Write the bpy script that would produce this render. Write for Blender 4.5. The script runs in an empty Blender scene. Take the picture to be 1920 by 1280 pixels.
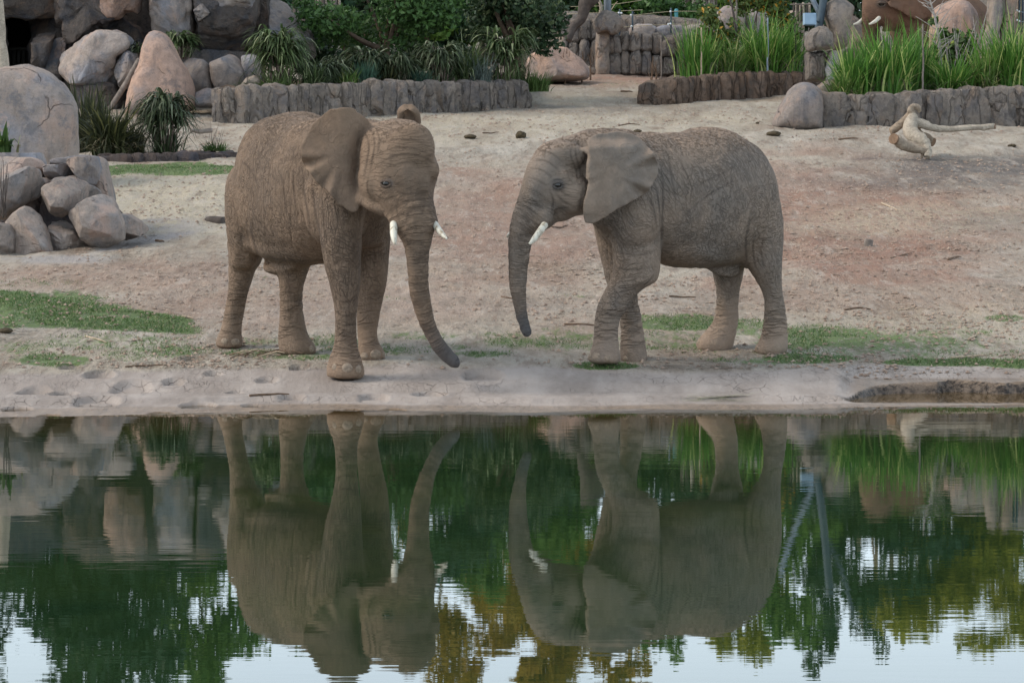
import bpy, math, random
import numpy as np
from mathutils import Vector
from mathutils.bvhtree import BVHTree

SC = bpy.context.scene
COL = SC.collection
rad = math.radians

# ------------------------------------------------------------------ camera
F = 5444.0            # focal length in photo pixels (photo 1920 wide)
CAM_H = 2.07          # eye height above the pond
HORIZON = 294.0
PITCH = math.atan((640.0 - HORIZON) / F)
cam_data = bpy.data.cameras.new('camera')
cam_data.sensor_width = 36.0
cam_data.lens = 36.0 * F / 1920.0
cam_data.clip_start = 0.5
cam_data.clip_end = 3000.0
cam = bpy.data.objects.new('camera', cam_data)
COL.objects.link(cam)
cam.location = (0, 0, CAM_H)
cam.rotation_euler = (math.pi / 2 - PITCH, 0, 0)
SC.camera = cam

# ------------------------------------------------------------------ sky + sun
SUN_EL, SUN_AZ = 42.0, 268.0      # azimuth clockwise from +Y: from the left
world = bpy.data.worlds.new('World')
SC.world = world
world.use_nodes = True
wn = world.node_tree
wn.nodes.clear()
sky = wn.nodes.new('ShaderNodeTexSky')
sky.sky_type = 'NISHITA'
sky.sun_disc = False
sky.sun_elevation = rad(SUN_EL)
sky.sun_rotation = rad(SUN_AZ)
sky.air_density = 1.0
sky.dust_density = 2.0
sky.ozone_density = 1.0
# bright summer haze: whitens the sky all round, most towards the horizon
tc = wn.nodes.new('ShaderNodeTexCoord')
sp = wn.nodes.new('ShaderNodeSeparateXYZ')
wn.links.new(tc.outputs['Generated'], sp.inputs[0])
hz = wn.nodes.new('ShaderNodeMapRange')
hz.interpolation_type = 'SMOOTHSTEP'
hz.inputs[1].default_value, hz.inputs[2].default_value = 0.0, 0.75
hz.inputs[3].default_value, hz.inputs[4].default_value = 10.5, 2.6
wn.links.new(sp.outputs[2], hz.inputs[0])
hc = wn.nodes.new('ShaderNodeMix')
hc.data_type = 'RGBA'; hc.blend_type = 'MULTIPLY'
hc.inputs[0].default_value = 1.0
hc.inputs[6].default_value = (0.82, 0.94, 1.04, 1)
wn.links.new(hz.outputs[0], hc.inputs[7])
mxs = wn.nodes.new('ShaderNodeMix')
mxs.data_type = 'RGBA'
mxs.inputs[0].default_value = 0.72
wn.links.new(sky.outputs[0], mxs.inputs[6])
wn.links.new(hc.outputs[2], mxs.inputs[7])
bg = wn.nodes.new('ShaderNodeBackground')
bg.inputs['Strength'].default_value = 0.15
wo = wn.nodes.new('ShaderNodeOutputWorld')
wn.links.new(mxs.outputs[2], bg.inputs[0])
wn.links.new(bg.outputs[0], wo.inputs[0])

sun_d = bpy.data.lights.new('sun', 'SUN')
sun_d.energy = 1.3
sun_d.angle = rad(26)
sun_d.color = (1.0, 0.90, 0.76)
sun = bpy.data.objects.new('sun', sun_d)
COL.objects.link(sun)
_sd = Vector((math.sin(rad(SUN_AZ)) * math.cos(rad(SUN_EL)), math.cos(rad(SUN_AZ)) * math.cos(rad(SUN_EL)), math.sin(rad(SUN_EL))))
sun.rotation_euler = _sd.to_track_quat('Z', 'Y').to_euler()

SC.view_settings.view_transform = 'Standard'
SC.view_settings.look = 'None'
SC.view_settings.exposure = 0.80
SC.view_settings.gamma = 1.0
SC.view_settings.use_curve_mapping = False
SC.cycles.max_bounces = 6
SC.cycles.diffuse_bounces = 3
SC.cycles.transparent_max_bounces = 4

# ------------------------------------------------------------------ helpers
_ct, _st = math.cos(PITCH), math.sin(PITCH)

def P(px, py, D):
    """World point at depth D (metres along +Y) seen at photo pixel (px, py)."""
    X, Y = (px - 960.0) / F, -(py - 640.0) / F
    dx, dy, dz = X, _ct + Y * _st, -_st + Y * _ct
    s = D / dy
    return np.array([dx * s, D, CAM_H + dz * s])

def proj(p):
    p = np.asarray(p, float)
    x, y, z = p[..., 0], p[..., 1], p[..., 2] - CAM_H
    fw = y * _ct - z * _st
    up = y * _st + z * _ct
    return 960 + F * x / fw, 640 - F * up / fw

def _hash(ix, iy, iz, seed):
    h = (ix * 374761393 + iy * 668265263 + iz * 2147483647 + seed * 974634777) & 0xFFFFFFFF
    h = ((h ^ (h >> 13)) * 1274126177) & 0xFFFFFFFF
    h = ((h ^ (h >> 16)) * 2246822519) & 0xFFFFFFFF
    return ((h ^ (h >> 15)) & 0xFFFFFF) / float(0xFFFFFF) * 2 - 1

def vnoise(p, seed=0):
    p = np.asarray(p, float)
    f = np.floor(p)
    i = f.astype(np.int64)
    t = p - f
    t = t * t * t * (t * (t * 6 - 15) + 10)
    out = 0
    for dx in (0, 1):
        wx = t[:, 0] if dx else 1 - t[:, 0]
        for dy in (0, 1):
            wy = t[:, 1] if dy else 1 - t[:, 1]
            for dz in (0, 1):
                wz = t[:, 2] if dz else 1 - t[:, 2]
                out = out + wx * wy * wz * _hash(i[:, 0] + dx, i[:, 1] + dy, i[:, 2] + dz, seed)
    return out

def fbm(p, seed=0, octs=4, gain=0.5):
    a, s, out = 1.0, 1.0, 0
    for k in range(octs):
        out = out + a * vnoise(np.asarray(p) * s + 17.3 * k, seed + k)
        a *= gain
        s *= 2.03
    return out

def sstep(a, b, x):
    t = np.clip((x - a) / (b - a), 0, 1)
    return t * t * (3 - 2 * t)

def tag(o, label=None, cat=None, group=None, kind=None):
    if label: o['label'] = label
    if cat: o['category'] = cat
    if group: o['group'] = group
    if kind: o['kind'] = kind
    return o

def empty(name, loc, label, cat, group=None):
    o = bpy.data.objects.new(name, None)
    o.location = tuple(loc)
    o.empty_display_size = 0.2
    COL.objects.link(o)
    return tag(o, label, cat, group)

def mesh_obj(name, V, Fc, mat, parent=None, origin=None, smooth=True, label=None, cat=None, group=None, kind=None):
    """One mesh object from world-space vertices; its origin sits at `origin` (or at its parent's)."""
    V = np.asarray(V, float)
    if parent is not None:
        og = np.array(parent.location)
    elif origin is not None:
        og = np.asarray(origin, float)
    else:
        og = np.array([(V[:, 0].min() + V[:, 0].max()) / 2, (V[:, 1].min() + V[:, 1].max()) / 2, V[:, 2].min()])
    me = bpy.data.meshes.new(name)
    L = V - og
    if isinstance(Fc, np.ndarray):
        n = Fc.shape[1]
        me.vertices.add(len(L))
        me.vertices.foreach_set('co', L.astype(np.float32).ravel())
        me.loops.add(Fc.size)
        me.loops.foreach_set('vertex_index', Fc.astype(np.int32).ravel())
        me.polygons.add(len(Fc))
        me.polygons.foreach_set('loop_start', np.arange(0, Fc.size, n, dtype=np.int32))
        me.update(calc_edges=True)
    else:
        me.from_pydata(L.tolist(), [], Fc)
        me.update()
    me.polygons.foreach_set('use_smooth', np.full(len(me.polygons), bool(smooth)))
    if mat is not None:
        me.materials.append(mat)
    o = bpy.data.objects.new(name, me)
    COL.objects.link(o)
    if parent is not None:
        # a child's loc is relative to its thing; sub-parts hang on a part that sits at the same origin
        o.parent = parent
        if parent.type == 'MESH' and parent.parent is not None:
            pass
    else:
        o.location = tuple(og)
    return tag(o, label, cat, group, kind)

def sub_obj(name, V, Fc, mat, part, **k):
    """Sub-part: same origin as its part (which sits on the thing's origin)."""
    th = part.parent
    o = mesh_obj(name, V, Fc, mat, th, **k)
    o.parent = part
    return o

def attr(o, name, vals):
    a = o.data.attributes.new(name, 'FLOAT', 'POINT')
    a.data.foreach_set('value', np.asarray(vals, np.float32))

class MB:
    """Collects pieces into one vertex / face list."""
    def __init__(s):
        s.v, s.f, s.n = [], [], 0
    def add(s, V, Fc):
        s.v.append(np.asarray(V, float))
        s.f.extend([[i + s.n for i in f] for f in (Fc.tolist() if isinstance(Fc, np.ndarray) else Fc)])
        s.n += len(V)
        return s
    def V(s):
        return np.concatenate(s.v)

def grid_faces(nr, nc, closed=True):
    r = np.arange(nr - 1)[:, None]
    c = np.arange(nc if closed else nc - 1)[None, :]
    a = r * nc + c
    b = r * nc + (c + 1) % nc
    return np.stack([a, b, b + nc, a + nc], -1).reshape(-1, 4)

def catmull(A, n):
    """Resample rows of A (k, m) with a Catmull-Rom spline to n rows."""
    A = np.asarray(A, float)
    k = len(A)
    if k < 3:
        t = np.linspace(0, 1, n)[:, None]
        return A[0] * (1 - t) + A[-1] * t
    E = np.vstack([2 * A[0] - A[1], A, 2 * A[-1] - A[-2]])
    u = np.linspace(0, k - 1, n)
    i = np.minimum(u.astype(int), k - 2)
    t = (u - i)[:, None]
    p0, p1, p2, p3 = E[i], E[i + 1], E[i + 2], E[i + 3]
    return 0.5 * (2 * p1 + (p2 - p0) * t + (2 * p0 - 5 * p1 + 4 * p2 - p3) * t * t + (3 * p1 - p0 - 3 * p2 + p3) * t ** 3)

def loft(C, A, B, seg=24, n=None, ex=2.0, cap=0.5):
    """Closed tube: ring centres C, half axes A and B (all k x 3). Rounded caps of relative length `cap`."""
    C, A, B = np.asarray(C, float), np.asarray(A, float), np.asarray(B, float)
    R = catmull(np.hstack([C, A, B]), n or len(C) * 4)
    C, A, B = R[:, :3], R[:, 3:6], R[:, 6:]
    rows = []
    def capr(i, d):
        r = min(np.linalg.norm(A[i]), np.linalg.norm(B[i])) * cap
        out = []
        for q in (80, 55, 28):
            s, h = math.cos(rad(q)), math.sin(rad(q))
            out.append((C[i] + d * r * h, A[i] * s, B[i] * s))
        return out
    d0 = C[0] - C[1]; d0 = d0 / (np.linalg.norm(d0) + 1e-9)
    d1 = C[-1] - C[-2]; d1 = d1 / (np.linalg.norm(d1) + 1e-9)
    rows += capr(0, d0)
    rows += list(zip(C, A, B))
    rows += capr(-1, d1)[::-1]
    th = np.linspace(0, 2 * np.pi, seg, endpoint=False)
    ct, st = np.cos(th), np.sin(th)
    ca = np.sign(ct) * np.abs(ct) ** (2 / ex)
    sb = np.sign(st) * np.abs(st) ** (2 / ex)
    V = np.concatenate([c + ca[:, None] * a + sb[:, None] * b for c, a, b in rows])
    Fc = grid_faces(len(rows), seg).tolist()
    n0 = len(V)
    V = np.vstack([V, rows[0][0], rows[-1][0]])
    L = (len(rows) - 1) * seg
    Fc += [[n0, (j + 1) % seg, j] for j in range(seg)]
    Fc += [[n0 + 1, L + j, L + (j + 1) % seg] for j in range(seg)]
    return V, Fc

def tube(pts, r, seg=8, n=None, cap=0.3):
    """Round tube along points with radii r (number or list)."""
    pts = np.asarray(pts, float)
    r = np.full(len(pts), r) if np.isscalar(r) else np.asarray(r, float)
    R = catmull(np.hstack([pts, r[:, None]]), n or max(2, len(pts) * 3 if len(pts) > 2 else 2))
    C, rr = R[:, :3], np.maximum(R[:, 3], 1e-4)
    T = np.gradient(C, axis=0)
    T /= np.linalg.norm(T, axis=1)[:, None] + 1e-9
    up = np.array([0, 0, 1.0]) if abs(T[0][2]) < 0.9 else np.array([0, 1.0, 0])
    A, B = [], []
    a = np.cross(up, T[0]); a /= np.linalg.norm(a)
    for t in T:
        a = a - t * a.dot(t); a /= np.linalg.norm(a) + 1e-9
        A.append(a); B.append(np.cross(t, a))
    return loft(C, np.array(A) * rr[:, None], np.array(B) * rr[:, None], seg, len(C), cap=cap)

def ellipsoid(c, r, rot=None, nu=20, nv=12):
    u = np.linspace(0, 2 * np.pi, nu, endpoint=False)
    v = np.linspace(-np.pi / 2, np.pi / 2, nv)
    U, W = np.meshgrid(u, v)
    p = np.stack([np.cos(W) * np.cos(U) * r[0], np.cos(W) * np.sin(U) * r[1], np.sin(W) * r[2]], -1).reshape(-1, 3)
    if rot is not None:
        p = p @ np.asarray(rot).T
    return p + np.asarray(c), grid_faces(nv, nu)

def box(c, h, rot=None):
    s = np.array([[x, y, z] for x in (-1, 1) for y in (-1, 1) for z in (-1, 1)], float) * np.asarray(h)
    if rot is not None:
        s = s @ np.asarray(rot).T
    return s + np.asarray(c), [[0, 1, 3, 2], [4, 6, 7, 5], [0, 4, 5, 1], [2, 3, 7, 6], [0, 2, 6, 4], [1, 5, 7, 3]]

def rotz(a):
    c, s = math.cos(a), math.sin(a)
    return np.array([[c, -s, 0], [s, c, 0], [0, 0, 1.0]])
def roty(a):
    c, s = math.cos(a), math.sin(a)
    return np.array([[c, 0, s], [0, 1.0, 0], [-s, 0, c]])
def rotx(a):
    c, s = math.cos(a), math.sin(a)
    return np.array([[1.0, 0, 0], [0, c, -s], [0, s, c]])

# ---- node helpers
class NT:
    def __init__(s, name):
        s.m = bpy.data.materials.new(name)
        s.m.use_nodes = True
        s.t = s.m.node_tree
        s.t.nodes.clear()
        s.out = s.t.nodes.new('ShaderNodeOutputMaterial')
        s.b = s.n('ShaderNodeBsdfPrincipled')
        s.l(s.b.outputs[0], s.out.inputs[0])
    def n(s, kind, **kw):
        nd = s.t.nodes.new(kind)
        for k, v in kw.items():
            setattr(nd, k, v)
        return nd
    def l(s, a, b):
        s.t.links.new(a, b)
    def put(s, inp, v):
        if hasattr(v, 'is_output') or isinstance(v, bpy.types.NodeSocket):
            s.l(v, inp)
        elif isinstance(v, (tuple, list)) and len(v) == 3 and inp.type == 'RGBA':
            inp.default_value = (*v, 1)
        else:
            inp.default_value = v
    def math(s, op, a, b=0.0, c=None, clamp=False):
        nd = s.n('ShaderNodeMath', operation=op, use_clamp=clamp)
        s.put(nd.inputs[0], a); s.put(nd.inputs[1], b)
        if c is not None: s.put(nd.inputs[2], c)
        return nd.outputs[0]
    def mix(s, fac, a, b, blend='MIX'):
        nd = s.n('ShaderNodeMix', data_type='RGBA', blend_type=blend)
        s.put(nd.inputs[0], fac); s.put(nd.inputs[6], a); s.put(nd.inputs[7], b)
        return nd.outputs[2]
    def obj(s):
        return s.n('ShaderNodeTexCoord').outputs['Object']
    def pos(s):
        return s.n('ShaderNodeNewGeometry').outputs['Position']
    def rnd(s):
        return s.n('ShaderNodeObjectInfo').outputs['Random']
    def map(s, v, scale=(1, 1, 1), loc=(0, 0, 0), rot=(0, 0, 0)):
        nd = s.n('ShaderNodeMapping')
        s.put(nd.inputs[0], v)
        nd.inputs[1].default_value = loc; nd.inputs[2].default_value = rot; nd.inputs[3].default_value = scale
        return nd.outputs[0]
    def vadd(s, a, b):
        nd = s.n('ShaderNodeVectorMath', operation='ADD')
        s.put(nd.inputs[0], a); s.put(nd.inputs[1], b)
        return nd.outputs[0]
    def vscale(s, a, k):
        nd = s.n('ShaderNodeVectorMath', operation='SCALE')
        s.put(nd.inputs[0], a); s.put(nd.inputs['Scale'], k)
        return nd.outputs[0]
    def rmap(s, v, rot, scale):
        return s.map(s.map(v, rot=rot), scale=scale)
    def noise(s, v, scale, detail=4, rough=0.55, dist=0.0, color=False):
        nd = s.n('ShaderNodeTexNoise')
        s.put(nd.inputs['Vector'], v)
        nd.inputs['Scale'].default_value = scale
        nd.inputs['Detail'].default_value = detail
        nd.inputs['Roughness'].default_value = rough
        nd.inputs['Distortion'].default_value = dist
        return nd.outputs['Color' if color else 'Fac']
    def voro(s, v, scale, feature='DISTANCE_TO_EDGE', rnd=1.0):
        nd = s.n('ShaderNodeTexVoronoi', feature=feature)
        s.put(nd.inputs['Vector'], v)
        nd.inputs['Scale'].default_value = scale
        nd.inputs['Randomness'].default_value = rnd
        return nd.outputs['Distance']
    def ramp(s, fac, lo, hi, a=0.0, b=1.0, smooth=True):
        nd = s.n('ShaderNodeMapRange', interpolation_type='SMOOTHSTEP' if smooth else 'LINEAR')
        s.put(nd.inputs[0], fac)
        nd.inputs[1].default_value = lo; nd.inputs[2].default_value = hi
        nd.inputs[3].default_value = a; nd.inputs[4].default_value = b
        return nd.outputs[0]
    def att(s, name):
        nd = s.n('ShaderNodeAttribute', attribute_name=name)
        return nd.outputs['Fac']
    def bump(s, h, dist=0.01, strength=1.0):
        nd = s.n('ShaderNodeBump')
        nd.inputs['Strength'].default_value = strength
        nd.inputs['Distance'].default_value = dist
        s.put(nd.inputs['Height'], h)
        return nd.outputs[0]
    def fin(s, col, rough=0.9, normal=None, spec=0.2):
        s.put(s.b.inputs['Base Color'], col)
        s.put(s.b.inputs['Roughness'], rough)
        s.b.inputs['Specular IOR Level'].default_value = spec
        if normal is not None: s.l(normal, s.b.inputs['Normal'])
        return s.m

def simple(name, col, rough=0.7, var=0.25, scale=6.0, metal=0.0, bump=0.0, spec=0.3):
    t = NT(name)
    o = t.obj()
    nz = t.noise(o, scale, 5)
    c = t.mix(t.ramp(nz, 0.3, 0.7), tuple(x * (1 - var) for x in col), tuple(min(1, x * (1 + var)) for x in col))
    m = t.fin(c, rough, t.bump(nz, bump) if bump else None, spec)
    t.b.inputs['Metallic'].default_value = metal
    return m

def srgb(r, g, b):
    f = lambda c: ((c / 255 + 0.055) / 1.055) ** 2.4 if c > 10 else c / 255 / 12.92
    return (f(r), f(g), f(b))

# ================================================================== GROUND
def _ip(px, pts):
    a = np.array(pts, float)
    return np.interp(px, a[:, 0], a[:, 1])

EDGE = [(-800, 784), (0, 783), (150, 780), (300, 776), (480, 772), (640, 768), (800, 770), (900, 773), (1000, 775), (1120, 769),
        (1200, 767), (1350, 770), (1550, 766), (1700, 763), (1920, 760), (2600, 758)]
STEP = [(-800, 766), (0, 765), (300, 762), (480, 758), (640, 757), (900, 760), (1000, 762), (1150, 759), (1300, 756), (1450, 757), (1590, 757), (2600, 757)]
BANKTOP = [(-800, 706), (0, 702), (150, 697), (300, 690), (450, 688), (620, 690), (760, 684), (860, 690), (960, 685), (1080, 690),
           (1180, 697), (1330, 700), (1430, 694), (1540, 688), (1700, 688), (1920, 685), (2600, 684)]
PROF = [(-60, -1.6), (20, -1.2), (22.5, -0.6), (25.25, 0.187), (26.6, 0.279), (30, 0.51), (36.5, 0.97), (43, 1.47), (50, 2.08),
        (57, 2.69), (66, 3.45), (78, 4.40), (90, 5.6), (110, 7.5), (160, 9.5), (300, 14), (900, 26)]

def _wD(y):                      # depth of the water plane at photo row y
    return F * CAM_H / (y - HORIZON)

def terrain(x, y):
    """Ground height at world x, y (arrays)."""
    x = np.asarray(x, float); y = np.asarray(y, float)
    sh = x.shape
    x = x.ravel(); y = y.ravel()
    px = 960 + F * x / np.maximum(y, 4.0)
    z = _ip(y, PROF)
    p3 = np.stack([x, y, np.zeros_like(x)], -1)
    # roll of the ground: low and broad, then small lumps
    far = sstep(27.5, 33, y)
    z = z + far * 0.07 * fbm(p3 * 0.22, 11, 3) + 0.026 * far * fbm(p3 * [1.3, 0.8, 1], 12, 4, .6)
    z = z + 0.020 * sstep(25.3, 26.3, y) * fbm(p3 * [2.6, 1.3, 1], 14, 4, .6) + 0.016 * sstep(25.3, 26.3, y) * np.maximum(0, vnoise(p3 * [9, 4, 1], 15) - .25)
    # left side dips a little towards the stone pile
    z = z - 0.06 * sstep(700, 0, px) * sstep(30, 37, y) * (1 - sstep(42, 50, y))
    # heaps of red earth on the right
    for cx, cy, rx, ry, h in ((3.35, 38.0, .9, 1.4, .16), (4.3, 35.5, .8, .9, .08), (3.7, 33.0, .55, .7, .07), (5.4, 36.6, 1.0, .8, .07), (-0.2, 31.5, 1.0, 1.0, .06), (0.4, 34.5, 1.2, 1.2, .06)):
        z = z + h * np.exp(-((x - cx) / rx) ** 2 - ((y - cy) / ry) ** 2) * (1 + 0.35 * vnoise(p3 * 4, 31))
    # near bank: shelf under the water, a wet lip, a low step, the grey shelf
    Dw = _wD(_ip(px, EDGE)) + 0.05 * vnoise(np.stack([x * 1.7, x * 0, x * 0], -1), 3)
    Ds = _wD(_ip(px, STEP)) + 0.03 * vnoise(np.stack([x * 3.1, x * 0, x * 0], -1), 4)
    near = np.where(y < Dw, np.maximum(-1.2, (y - Dw) * 0.30), 0.022 * np.clip((y - Dw) / np.maximum(Ds - Dw, .05), 0, 1))
    st = sstep(0.0, 0.05, y - Ds)
    shelf = 0.055 + np.clip(y - Ds, 0, 9) * 0.085
    bank = near * (1 - st) + st * np.minimum(np.maximum(shelf, near), np.maximum(z, 0.06))
    w = sstep(25.1, 25.9, y)
    z = bank * (1 - w) + z * w
    # inlet cut into the bank on the right
    inl = sstep(1572, 1600, px + 10 * vnoise(np.stack([y * 6, y * 0, y * 0], -1), 8))
    led = 24.42 + 0.96 * sstep(1580, 1700, px) ** .8 + 0.10 * vnoise(np.stack([x * 2.3, x * 0, x * 0], -1), 5) + 0.06 * vnoise(np.stack([x * 7, x * 0, x * 0], -1), 6)
    bar = 24.33 + 0.06 * vnoise(np.stack([x * 1.2, x * 0, x * 0], -1), 7)
    zi = np.where(y < bar, np.where(y < Dw, np.maximum(-1.2, (y - Dw) * 0.3), 0.006 + 0.004 * vnoise(p3 * 5, 9)), -0.06)
    le = sstep(0.0, 0.14 + .08 * vnoise(p3 * [5, 1, 1], 23), y - led)
    zi = zi * (1 - le) + le * np.maximum(z * (.52 + .48 * sstep(25.5, 26.6, y)), (0.03 + .06 * sstep(1590, 1730, px)) + 0.014 * vnoise(p3 * [6, 6, 1], 19))
    z = z * (1 - inl) + zi * inl
    return z.reshape(sh)

def gz(x, y):
    return float(terrain(np.array([x]), np.array([y]))[0])

def ground_at(px, py):
    """World point where the line of sight through a photo pixel meets the ground."""
    lo, hi = 20.0, 130.0
    D = np.concatenate([np.arange(23, 60, 0.05), np.arange(60, 130, 0.2)])
    pts = np.array([P(px, py, d) for d in D])
    h = pts[:, 2] - terrain(pts[:, 0], pts[:, 1])
    i = int(np.argmax(h <= 0)) if (h <= 0).any() else len(D) - 1
    p = pts[i].copy(); p[2] = gz(p[0], p[1])
    return p

def make_ground():
    u = np.concatenate([-np.geomspace(9000, 420, 34) , np.arange(-400, 2321, 5.0), 1920 + np.geomspace(420, 9000, 34)])
    u = np.unique(np.round(u, 3))
    d = np.concatenate([[-40, -20, -8, 4, 8, 12, 16, 19, 21, 22, 22.6], np.arange(23.0, 26.6, 0.03), np.arange(26.6, 34, 0.06), np.geomspace(34, 84, 190), np.geomspace(86, 900, 36)])
    U, Dd = np.meshgrid(u, d)
    Y = Dd
    X = (U - 960) / F * np.maximum(Y, 14.0)
    Z = terrain(X, Y)
    # foot prints pressed into the soft grey bank
    FP = [(185, 712, 30), (62, 722, 34), (120, 724, 28), (180, 734, 45), (245, 720, 40), (325, 716, 22), (360, 698, 24), (370, 736, 36), (400, 710, 18), (470, 735, 20),
          (300, 748, 26), (500, 714, 22), (545, 728, 26), (590, 748, 34), (560, 706, 18), (650, 712, 20), (735, 742, 26), (805, 725, 34), (655, 742, 22), (440, 722, 18),
          (130, 706, 22), (30, 742, 30), (905, 712, 40), (700, 728, 30), (280, 704, 26), (520, 745, 20), (90, 752, 24), (840, 748, 26)]
    for fx, fy, fr in FP:
        c = P(fx, fy, F * (CAM_H - 0.13) / (fy - HORIZON))
        rx = fr / F * c[1]
        q = np.sqrt(((X - c[0]) / rx) ** 2 + ((Y - c[1]) / (rx * 1.75)) ** 2)
        Z = Z - 0.050 * (1 - sstep(0.80, 1.0, q)) * sstep(-1.1, 0.9, (Y - c[1]) / rx) + 0.008 * np.exp(-((q - 1.1) / 0.12) ** 2)
    V = np.stack([X, Y, Z], -1).reshape(-1, 3)
    o = mesh_obj('ground', V, grid_faces(len(d), len(u), False), ground_mat(), origin=(0, 30, 0), kind='structure')
    px, py = proj(V)
    ok = V[:, 1] > 20
    px = np.where(ok, px, -5000); py = np.where(ok, py, 5000)
    wob = fbm(V * [1.3, 0.8, 0], 41, 4)
    wob2 = fbm(V * [0.5, 0.35, 0], 42, 3)
    def blob(cx, cy, rx, ry, soft=0.35, amp=0.35, rot=0.0):
        ax, ay = px - cx, py - cy
        if rot:
            c, s = math.cos(rot), math.sin(rot)
            ax, ay = ax * c + ay * s, -ax * s + ay * c
        q = np.sqrt((ax / rx) ** 2 + (ay / ry) ** 2) + amp * wob
        return 1 - sstep(1 - soft, 1 + soft, q)
    def mx(*a):
        return np.maximum.reduce(a)
    inv = lambda t: np.interp(px, [p[0] for p in t], [p[1] for p in t])
    # lawn on the near left: a wedge
    topl = np.interp(px, [-900, 0, 150, 280, 370, 420], [528, 543, 549, 568, 602, 622])
    botl = np.interp(px, [-900, 0, 120, 250, 330, 400, 430], [606, 612, 616, 622, 628, 632, 628])
    w8 = 7 * wob
    g = sstep(-9, 14, py - topl + 1.6 * w8) * sstep(-6, 8, botl - py + w8) * (1 - sstep(330, 425, px + 20 * wob)) * np.clip(.85 + .45 * wob2, .4, 1)
    g = mx(g, 0.75 * blob(110, 676, 75, 13), 0.45 * blob(240, 668, 60, 12), .5 * blob(40, 648, 60, 14),
           0.62 * blob(470, 660, 80, 9, .5), .62 * blob(560, 668, 120, 8, .5), .58 * blob(330, 655, 90, 14, .6), .5 * blob(200, 640, 200, 16, .6), .55 * blob(700, 655, 160, 16, .6), .55 * blob(1000, 640, 170, 22, .6), .5 * blob(1260, 640, 90, 20, .6), .55 * blob(1650, 655, 280, 30, .6), .6 * blob(1440, 676, 110, 9, .5),
           .55 * blob(480, 640, 80, 12), .55 * blob(610, 640, 90, 14), .5 * blob(800, 630, 110, 12),
           .62 * blob(900, 664, 90, 10), .55 * blob(840, 650, 70, 8), .5 * blob(930, 628, 90, 9), .45 * blob(1050, 618, 60, 6),
           .9 * blob(1140, 686, 62, 7, .3), .75 * blob(1290, 607, 95, 10), .6 * blob(1240, 595, 100, 6), .6 * blob(1400, 615, 60, 16),
           .75 * blob(1560, 634, 150, 28, .6), .62 * blob(1740, 640, 200, 28, .6), .85 * blob(1530, 672, 130, 12), 1.0 * blob(1760, 679, 190, 9, .3), .6 * blob(1890, 597, 40, 7),
           .95 * blob(1900, 682, 60, 9), .5 * blob(1470, 660, 70, 10),
           1.0 * blob(320, 318, 150, 12, .3), .9 * blob(200, 322, 60, 9), .35 * blob(60, 530, 120, 8), .35 * blob(430, 490, 30, 4), .3 * blob(480, 520, 60, 6),
           .55 * blob(1440, 163, 120, 5), .7 * blob(1000, 160, 32, 16, .4), .4 * blob(1130, 158, 90, 4), .4 * blob(1080, 556, 60, 4), .4 * blob(700, 560, 60, 4))
    g = np.where(ok, g, 0)
    red = mx(blob(1600, 430, 330, 120, .5, .3), blob(1520, 470, 150, 40, .5), blob(1680, 460, 160, 26, .5), .75 * blob(1480, 340, 130, 40), .8 * blob(960, 430, 230, 110, .5), .9 * blob(1130, 148, 170, 16, .5), .5 * blob(700, 560, 500, 60, .6), .6 * blob(240, 520, 300, 30, .5), .45 * blob(1640, 540, 300, 50, .5))
    straw = mx(.9 * blob(330, 370, 190, 60, .5), .6 * blob(1080, 215, 330, 50, .5), .6 * blob(760, 230, 260, 40, .6), .7 * blob(1720, 410, 230, 30, .5), .45 * blob(100, 655, 200, 22, .5), .5 * blob(1800, 610, 260, 30, .5))
    ash = mx(.95 * blob(1850, 312, 240, 22, .5, .3), .8 * blob(1760, 340, 210, 22, .6), .5 * blob(1020, 205, 300, 10, .6, .3), .55 * blob(900, 205, 110, 8, .5), .4 * blob(1850, 420, 100, 20, .6), .35 * blob(1040, 170, 160, 10, .5))
    bt = inv(BANKTOP)
    bank = sstep(-5, 5, py - bt + 6 * wob) * (V[:, 1] > 20)
    edge = inv(STEP)
    wet = sstep(-2.0, 3, py - edge + 1.5 * wob)
    inl = sstep(1590, 1625, px)
    wet = wet * (1 - inl) + inl * mx(sstep(706, 712, py) , 0 * py)
    flow = mx(.9 * blob(285, 448, 80, 7, .4, .25, -.16), .8 * blob(230, 462, 60, 5, .4, .25, -.18), .55 * blob(310, 420, 70, 12, .6, .4), .7 * blob(90, 486, 130, 8, .5, .3))
    lush = mx(sstep(540, 530, px) * sstep(500, 545, py), blob(1760, 679, 190, 9), blob(320, 318, 150, 14), blob(1140, 686, 62, 7))
    ledge = sstep(1560, 1600, px) * sstep(700, 708, py)
    for nm, a in (('grass', g), ('ledge', ledge), ('red', red), ('straw', straw), ('ash', ash), ('bank', bank), ('wet', wet), ('flow', flow)):
        attr(o, nm, a)
    o['_'] = 0; del o['_']
    return o, V, g, px, py

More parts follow.
